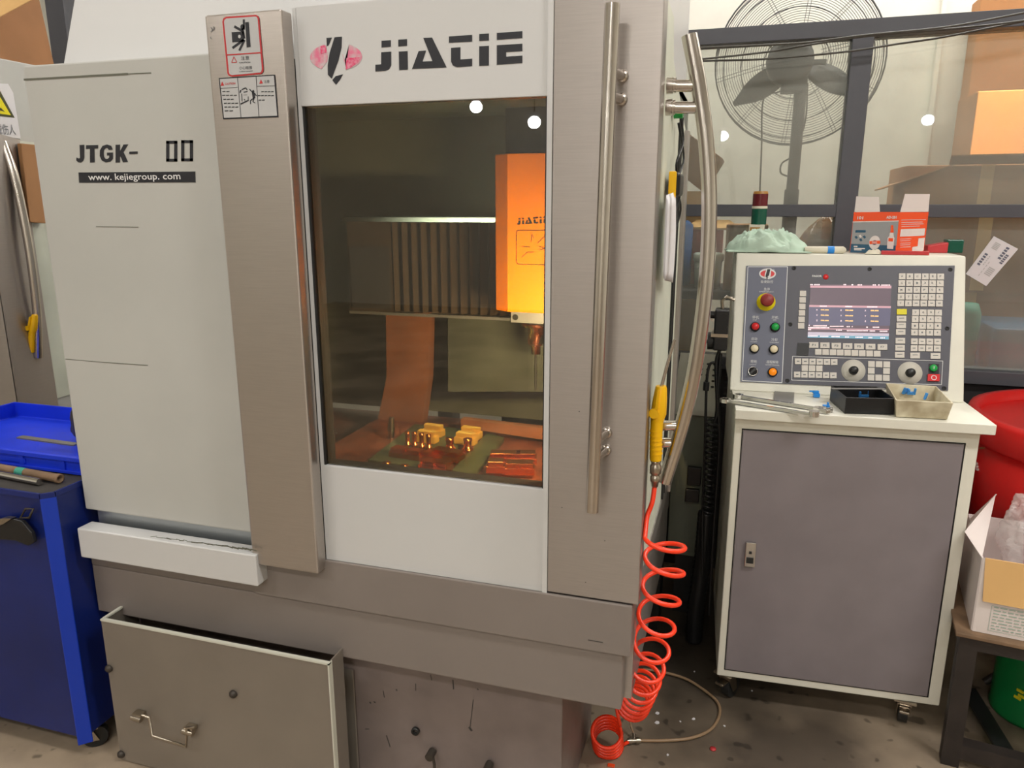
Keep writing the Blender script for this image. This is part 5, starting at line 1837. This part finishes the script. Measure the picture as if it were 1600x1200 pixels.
for an in (R(213), R(331)):
    rad, tan = V((math.cos(an), 0, math.sin(an))), V((-math.sin(an), 0, math.cos(an)))
    def blade(u, v, rad=rad, tan=tan):
        r = .05 + u * (Rf - .09)
        w = (.045 + .045 * math.sin(min(1, u * 1.15) * math.pi) ** .7) * (1 - .75 * u ** 6)
        return fc + rad * r + tan * ((v - .5) * w * 1.25) + V((0, .02 + (v - .5) * .05 * (1 - .4 * u), 0))
    part('blade', MB().grid(blade, 12, 4), 'fan', fan, solid=.004)
pt, pb2 = ff(1251, 120), ff(1226, 392)
part('pole', MB().cyl(V((pt.x, FY - .1, pt.z)), V((pt.x - .005, FY - .1, 0.03)), .026, n=16).cyl(V((pt.x, FY - .1, .9)), V((pt.x - .002, FY - .1, 1.62)), .032, n=16), 'fan', fan)
part('fan_base', MB().lathe([(0, 0), (.19, 0), (.19, .025), (.05, .05), (0, .05)], (pt.x - .005, FY - .1, 0), 28), 'fan', fan)
fw_ = MB()
fw_.tube(catmull([ff(1236, 125), ff(1218, 143), ff(1193, 155), ff(1190, 230), ff(1187, 310), ff(1186, 380)], 6), .004, 6)
fw_.tube(catmull([ff(1262, 130), ff(1258, 190), ff(1240, 240), ff(1222, 255), ff(1220, 270), ff(1232, 276)], 6), .004, 6)
part('fan_cord', fw_, 'cable', fan)


def carton(name, lbl, a, b, m_='carton', cat='carton', flaps=(), group=None):
    (x0, y0, z0), (x1, y1, z1) = a, b
    t = thing(name, lbl, cat, ((x0 + x1) / 2, (y0 + y1) / 2, z0), group)
    part('carton_body', MB().box(a, b), m_, t, bevel=.004)
    part('tape_strip', MB().box((x0 + (x1 - x0) * .46, y0 - .0015, z0 + .01), (x0 + (x1 - x0) * .54, y0, z1)), 'kraft', t)
    for pts in flaps:
        part('flap', MB().prism(pts, (0, 0, .005)), m_, t)
    return t


# cartons to the right behind the glass, stacked from the floor
f22 = fr(2.2)
x0 = f22(1412, 300).x
zA, zB = f22(1480, 330).z, f22(1480, 258).z
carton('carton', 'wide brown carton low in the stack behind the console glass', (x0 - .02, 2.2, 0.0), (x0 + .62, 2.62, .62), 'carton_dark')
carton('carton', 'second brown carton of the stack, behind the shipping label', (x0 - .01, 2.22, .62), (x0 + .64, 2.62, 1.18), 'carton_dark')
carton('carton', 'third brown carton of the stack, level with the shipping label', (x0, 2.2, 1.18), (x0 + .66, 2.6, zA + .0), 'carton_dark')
zt3 = zB
fl_ = [V((x0 + .18, 2.2, zt3)), V((x0 - .10, 2.12, zt3 - .10)), V((x0 - .08, 2.45, zt3 - .10)), V((x0 + .18, 2.5, zt3))]
carton('open_carton', 'open brown carton with a drooping flap behind the upper glass', (x0, 2.2, zA), (x0 + .62, 2.6, zt3), 'carton', flaps=[fl_, [V((x0 + .16, 2.19, zt3)), V((x0 + .5, 2.19, zt3)), V((x0 + .46, 2.06, zt3 + .03)), V((x0 + .14, 2.08, zt3 + .03))]])
f25 = fr(2.55)
xw = f25(1530, 200).x
carton('tall_carton', 'sunlit tan carton standing highest behind the upper glass', (xw, 2.645, 0), (xw + .5, 3.0, f25(1560, 148).z + .03), 'carton')
f28 = fr(2.75)
xq = f28(1548, 60).x
carton('wrapped_carton', 'pinkish brown carton reaching above the top rail by the back wall', (xq, 3.02, 0), (xq + .6, 3.18, f28(1560, -30).z), 'carton')
solo('wall_conduit', MB().box((fr(3.18)(1470, 20).x, 3.17, 0), (fr(3.18)(1478, 20).x, 3.2, 3.6)), 'wall', 'thin white conduit running up the back wall beside the cartons', 'conduit', bevel=.002)
sl = bpy.data.lights.new('added_warm_spot', 'SPOT')  # added light for the warm patch on the carton; its lamp is invented
sl.energy, sl.color, sl.spot_size, sl.spot_blend = 900, (1.0, .74, .40), R(15), .15
so = bpy.data.objects.new('added_warm_spot', sl)
so.location = (xw + .1, 1.9, 3.5)
so.rotation_euler = (V((xw + .2, 2.66, f25(1560, 190).z)) - V(so.location)).to_track_quat('-Z', 'Y').to_euler()
COL.objects.link(so)
t = thing('added_spot_lamp', 'added unseen warm spot lamp lighting the cartons behind the glass', 'spot lamp', so.location)
part('added_lamp_can', MB().lathe([(.05, .02), (.05, .14), (.03, .18), (.0, .18)], so.location, 18), 'black', t)
part('added_lamp_stem', MB().cyl(so.location + V((0, 0, .17)), V((so.location.x, so.location.y, 4.0)), .008), 'black', t)

# shelf with pails and cartons behind the low glass
f21 = fr(2.1)
zs = f21(1100, 441).z
rk = thing('storage_rack', 'dark storage rack behind the lower glass', 'rack', (0.0, 2.0, 0))
part('rack_shelf', MB().box((-.55, 1.72, zs - .035), (.31, 2.08, zs)), 'frame_low', rk, bevel=.002)
part('rack_shelf', MB().box((-.55, 1.72, .55), (.31, 2.08, .585)), 'frame_low', rk, bevel=.002)
for (x, y) in ((-.55, 1.72), (.27, 1.72), (-.55, 2.04), (.27, 2.04)):
    part('rack_post', MB().box((x, y, 0), (x + .04, y + .04, zs)), 'frame_low', rk)
f19 = fr(1.88)
pc_ = f19(1105, 440)
rp = (f19(1127, 420) - f19(1105, 420)).length
hp2 = f19(1105, 395).z - zs
t = thing('white_pail', 'small white pail with a lid on the rack behind the curved handle', 'pail', (pc_.x, 1.88, zs))
part('pail_body', MB().lathe([(0, .001), (rp * .9, .001), (rp, hp2 * .8), (0, hp2 * .8)], (pc_.x, 1.88, zs), 24), 'pail', t)
part('pail_lid', MB().lathe([(rp * 1.02, hp2 * .76), (rp * 1.1, hp2 * .78), (rp * 1.1, hp2 * .94), (rp, hp2), (0, hp2)], (pc_.x, 1.88, zs), 24), 'pail', t)
bx_ = f19(1070, 400).x
solo('blue_canister', MB().lathe([(0, 0.001), (.075, 0.001), (.08, .02), (.08, f19(1070, 345).z - zs - .02), (.06, f19(1070, 345).z - zs), (0, f19(1070, 345).z - zs)], (bx_ - .055, 1.95, zs), 24), 'blue_drum', 'blue canister on the rack beside the white pail', 'canister')
carton('red_carton', 'red carton on the rack behind the white pail', (f21(1082, 380).x, 1.99, zs), (f21(1130, 380).x, 2.07, f21(1090, 358).z), 'red_dull')
fc2 = [V((f21(1074, 352).x, 1.96, f21(1080, 356).z)), V((f21(1160, 350).x, 1.96, f21(1080, 358).z)), V((f21(1140, 342).x, 2.08, f21(1080, 346).z)), V((f21(1090, 342).x, 2.08, f21(1080, 346).z))]
solo('flat_cardboard', MB().prism(fc2, (0, 0, .008)), 'kraft', 'pale cardboard lid lying on the red carton', 'lid')
carton('brown_carton', 'brown carton on the rack behind the stack light', (f19(1133, 400).x, 1.78, zs), (f19(1196, 400).x, 1.98, f19(1150, 350).z), 'carton')
c = f19(1284, 388)


def film(u, v):
    an, ph_ = u * 2 * math.pi, v * math.pi
    k = 1 + .3 * noise.noise(V((math.cos(an) * 2, math.sin(an) * 2, v * 4)))
    return V((c.x, 1.86, zs + .002)) + V((.085 * math.sin(ph_) * math.cos(an) * k, .07 * math.sin(ph_) * math.sin(an) * k, (f19(1284, 338).z - zs) * .5 * (1 - math.cos(ph_)) * (0.9 + .1 * k)))


solo('wrapped_bundle', MB().grid(film, 26, 16), 'film', 'bundle wrapped in shiny brown film behind the glass', 'bundle')
# tilted carton higher up behind the curved handle
tq = [f21(1076, 290), f21(1105, 318), f21(1131, 247), f21(1078, 208)]
t = thing('tilted_carton', 'tilted brown carton behind the curved handle and the glass', 'carton', (f21(1100, 318).x, 2.2, f21(1100, 318).z))
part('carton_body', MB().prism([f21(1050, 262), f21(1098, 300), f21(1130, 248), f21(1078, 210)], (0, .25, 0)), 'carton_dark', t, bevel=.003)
carton('tan_carton', 'tan carton standing beneath the tilted carton behind the glass', (f21(1040, 318).x, 2.12, 0), (f21(1100, 318).x, 2.42, f21(1080, 288).z - .03), 'kraft')
xb0 = fr(1.9)(1528, 550).x
solo('blue_bin', MB().hexa([(xb0 + .02, 1.75, .55), (xb0 + .5, 1.75, .55), (xb0 + .5, 2.1, .55), (xb0 + .02, 2.1, .55), (xb0, 1.73, fr(1.75)(1560, 512).z), (xb0 + .5, 1.73, fr(1.75)(1560, 512).z), (xb0 + .5, 2.1, fr(1.75)(1560, 512).z), (xb0, 2.1, fr(1.75)(1560, 512).z)]), 'blue_bin', 'dark blue plastic bin behind the glass above the red bucket', 'bin', bevel=.012)
xt0 = fr(1.85)(1508, 550).x
solo('teal_bottle', MB().lathe([(0, 0), (.055, 0), (.06, .02), (.06, .22), (.045, .26), (0, .26)], (xt0 - .02, 1.86, fr(1.85)(1508, 575).z), 20), 'teal', 'teal plastic jar behind the glass at the console edge', 'jar')
bs = thing('low_bench', 'dark bench behind the glass carrying the blue bin', 'bench', (1.2, 1.9, 0))
part('bench_top', MB().box((xt0 - .14, 1.70, .515), (xb0 + .7, 2.15, .55)), 'frame_low', bs, bevel=.002)
part('bench_riser', MB().box((xt0 - .12, 1.78, .55), (xt0 + .05, 1.94, fr(1.85)(1508, 575).z)), 'frame_low', bs)
for (x, y) in ((xt0 - .13, 1.71), (xb0 + .64, 1.71), (xt0 - .13, 2.09), (xb0 + .64, 2.09)):
    part('bench_leg', MB().box((x, y, 0), (x + .05, y + .05, .515)), 'frame_low', bs)

# shipping label on the glass
gl_ = fr(PY + .0465)
lbq = [(1509, 428), (1553, 369), (1591, 389), (1541, 447)]
lbm = MB()
lbm.mat(0).prism([gl_(*p) for p in lbq], (0, .001, 0))


def lq(s, t):
    a = V((lbq[0][0], lbq[0][1], 0)).lerp(V((lbq[1][0], lbq[1][1], 0)), s)
    b = V((lbq[3][0], lbq[3][1], 0)).lerp(V((lbq[2][0], lbq[2][1], 0)), s)
    p = a.lerp(b, t)
    return gl_(p.x, p.y) + V((0, -.0006, 0))


for (s0, s1, t0, t1, mi) in ((.30, .62, .12, .24, 1), (.62, .95, .62, .74, 1), (.55, .8, .78, .90, 1), (.75, .92, .18, .40, 2), (.20, .40, .58, .85, 2), (.35, .6, .32, .36, 2), (.1, .5, .45, .48, 2)):
    n = 5
    for k in range(n):
        sa = s0 + (s1 - s0) * k / n
        sb_ = sa + (s1 - s0) / n * .68
        lbm.mat(mi).poly([lq(sa, t0), lq(sb_, t0), lq(sb_, t1), lq(sa, t1)])
solo('shipping_label', lbm, ['paper', 'panel_blue', 'sticker'], 'white printed shipping label stuck askew on the glass beside the console', 'label')

# ================================================================== stand with carton, bag and bucket beside the console
sd_t = thing('steel_stand', 'dark angle-steel stand with a worn board top beside the console', 'stand', (0.640, 0.60, 0), rotz=R(-8))
SW = WM[sd_t.name]
SWm = lambda a, b, mb=None: (mb or MB()).box(a, b, SW)
SD = 0.80
part('board', SWm((-.012, -.010, .409), (.62, SD, .420)), 'wood', sd_t, bevel=.002)
part('top_frame', SWm((0, 0, .372), (.62, .03, .409)), 'stand', sd_t)
part('top_frame', SWm((0, .03, .372), (.03, SD - .01, .409)), 'stand', sd_t)
for (x, y) in ((0, 0), (.255, 0), (0, SD - .06), (.57, SD - .06), (.57, 0)):
    part('leg', SWm((x, y, 0), (x + .045, y + .005, .372), SWm((x, y + .005, 0), (x + .005, y + .045, .372))), 'stand', sd_t)
part('bottom_rail', SWm((0.045, 0, .03), (.57, .005, .075)), 'stand', sd_t)
part('bottom_rail', SWm((0.045, 0.005, .07), (.57, .04, .075)), 'stand', sd_t)
a, b = atz(1524, 1080, .035), atz(1583, 1176, .035)
n_ = (b - a).cross(Z_).normalized()
part('cross_rail', MB().prism([a, b, b + n_ * .045, a + n_ * .045], (0, 0, .01)), 'dark', sd_t)
a, b = aty(1538, 1066, .98), aty(1595, 1030, 1.0)
part('brace', MB().tube([a, b], .011, 8), 'stand', sd_t)
c = atz(1612, 1112, 0)
t = thing('green_drum', 'green metal drum with yellow print standing under the stand', 'drum', (c.x, c.y, 0))
part('drum_body', MB().lathe([(0, 0), (.115, 0), (.118, .01), (.115, .02), (.115, .27), (.118, .28), (.105, .29), (0, .29)], c, 28), 'green_tin', t)
pm = MB()
for (u, v) in ((1573, 1068), (1576, 1074), (1571, 1078)):
    p = atz(u, v, .10)
    dv = V((-.64, -.77, 0))
    p = c + dv * .1165 + V((0, 0, .11 + (1072 - v) * .0025)) + V((.77, -.64, 0)) * ((u - 1573) * .002)
    pm.box((-.010, -.002, -.004), (.010, .002, .004), Matrix.Translation(p) @ Matrix.Rotation(R(-50), 4, 'Z'))
part('drum_print', pm, 'key_yellow', t)

ST = .420
bq = lambda x, y, z: SW @ V((x, y, z))
X0, X1, Y0, Y1, CH = .028, .40, .02, .34, .215
ca = thing('printed_carton', 'white printed carton with a kraft flap folded down, on the steel stand', 'carton', bq(.2, .18, ST), rotz=R(-8))
wl2 = MB()
for (a, b) in (((X0, Y0), (X1, Y0)), ((X1, Y0), (X1, Y1)), ((X1, Y1), (X0, Y1)), ((X0, Y1), (X0, Y0))):
    p, q = bq(*a, ST + .001), bq(*b, ST + .001)
    panel(wl2, p, q, 0, CH, .003)
wl2.prism([bq(X0, Y0, ST + .001), bq(X1, Y0, ST + .001), bq(X1, Y1, ST + .001), bq(X0, Y1, ST + .001)], (0, 0, .003))
part('carton_wall', wl2, 'card_white', ca)
part('folded_flap', MB().prism([bq(X0 + .012, Y0 - .008, ST + CH - .118), bq(X1, Y0 - .012, ST + CH - .118), bq(X1, Y0 - .001, ST + CH + .003), bq(X0 + .004, Y0 - .001, ST + CH + .003)], SW.to_3x3() @ V((0, -.004, 0))), 'kraft', ca, 'kraft inside of a folded flap')
fa, fb2 = bq(X0, Y0, ST + CH), bq(X0, Y1 - .04, ST + CH)
part('raised_flap', MB().prism([fa, fb2, aty(1558, 772, fb2.y - .03), aty(1509, 831, fa.y + .05)], SW.to_3x3() @ V((-.003, 0, 0))), 'card_white', ca, 'white flap tilting outward')
cp2 = MB()
cp2.mat(0)
for (x0, x1, z0, z1) in ((X0 + .035, X0 + .19, .012, .085), (X0 + .205, X1 - .01, .012, .085)):
    e = -.0042
    for (a, b, c_, d) in ((x0, x1, z0, z0 + .0012), (x0, x1, z1, z1 + .0012), (x0, x0 + .0012, z0, z1), (x1, x1 + .0012, z0, z1)):
        cp2.poly([bq(a, Y0 + e, ST + c_), bq(b, Y0 + e, ST + c_), bq(b, Y0 + e, ST + d), bq(a, Y0 + e, ST + d)])
    random.seed(7)
    for k in range(8):
        z = z0 + .006 + k * .009
        xa = x0 + .006
        while xa < x1 - .02:
            w = random.uniform(.006, .02)
            cp2.poly([bq(xa, Y0 + e, ST + z), bq(xa + w, Y0 + e, ST + z), bq(xa + w, Y0 + e, ST + z + .003), bq(xa, Y0 + e, ST + z + .003)])
            xa += w + .004
part('carton_print', cp2, 'pale_print', ca)
bgc = bq(.19, .18, ST + CH - .03)


def bag(u, v):
    an, ph_ = u * 2 * math.pi, v * math.pi
    sx_, sy_ = math.cos(an) * math.sin(ph_), math.sin(an) * math.sin(ph_)
    k = 1 + .24 * noise.noise(V((sx_ * 1.3, sy_ * 1.3, v * 3 + 7))) + .22 * abs(noise.noise(V((sx_ * 3.5, sy_ * 3.5, v * 6)))) + .10 * abs(noise.noise(V((sx_ * 8, sy_ * 8, v * 14))))
    return bgc + V((.105 * math.sin(ph_) ** .7 * math.cos(an) * k, .10 * math.sin(ph_) ** .7 * math.sin(an) * k, -.105 * math.cos(ph_) * k + .05))


solo('plastic_bag', MB().grid(bag, 56, 36, False), 'bag', 'crumpled clear plastic bag bulging out of the printed carton', 'bag')

bk = aty(1518, 640, 1.12)
RB = .20
bc = bq(.42, .60, ST)
rimz = aty(1518, 640, bc.y).z
RB = bc.x - aty(1518, 640, bc.y).x
Hb = rimz - ST
bu = thing('red_bucket', 'large red plastic bucket with a wire bail on the stand behind the printed carton', 'bucket', bc)
part('bucket_body', MB().lathe([(0, .001), (RB * .86, .001), (RB * .94, Hb * .86), (RB * .90, Hb * .86), (RB * .82, .02), (0, .02)], bc, 40), 'red_plastic', bu)
part('bucket_rim', MB().lathe([(RB * .93, Hb * .80), (RB * 1.0, Hb * .83), (RB * 1.0, Hb * .97), (RB * .985, Hb), (RB * .93, Hb), (RB * .90, Hb * .95), (RB * .89, Hb * .84)], bc, 40), 'red_plastic', bu)
part('bucket_lid', MB().lathe([(RB * .90, Hb * .94), (RB * .6, Hb * .925), (0, Hb * .92)], bc, 40), 'red_plastic', bu)
bail = []
for k in range(17):
    an = R(180) * k / 16
    bail.append(bc + V((RB * .97 * math.cos(an) * .8, -RB * .80 - RB * .18 * math.sin(an), Hb * .80 - Hb * .38 * math.sin(an))))
part('wire_bail', MB().tube(bail, .0022, 6), 'nickel', bu)
mk = MB()
for (u, v, w, m_) in ((1525, 723, .022, 0), (1526, 728, .016, 0), (1527, 733, .012, 0), (1536, 700, .035, 1)):
    d0 = ray(u, v)
    ox, oy = CAM.x - bc.x, CAM.y - bc.y
    rr_ = RB * .925
    qa, qb, qc = d0.x ** 2 + d0.y ** 2, 2 * (ox * d0.x + oy * d0.y), ox * ox + oy * oy - rr_ * rr_
    di = qb * qb - 4 * qa * qc
    if di <= 0:
        continue
    p = CAM + d0 * ((-qb - math.sqrt(di)) / (2 * qa))
    dv = (V((p.x, p.y, 0)) - V((bc.x, bc.y, 0))).normalized()
    mk.mat(m_).box((-w / 2, -.003, -.003), (w / 2, .003, .003), Matrix.Translation(p) @ Matrix.Rotation(math.atan2(dv.y, dv.x) + R(90), 4, 'Z') @ Matrix.Rotation(-.35 * m_, 4, 'Y'))
part('bucket_mark', mk, ['card_white', 'carton'], bu)

for o in bpy.data.objects:
    if o.name.split('.')[0] in ('scuff_mark', 'scratch_mark', 'vent_hole', 'pin_hole', 'key_legends'):
        o['kind'] = 'stuff'
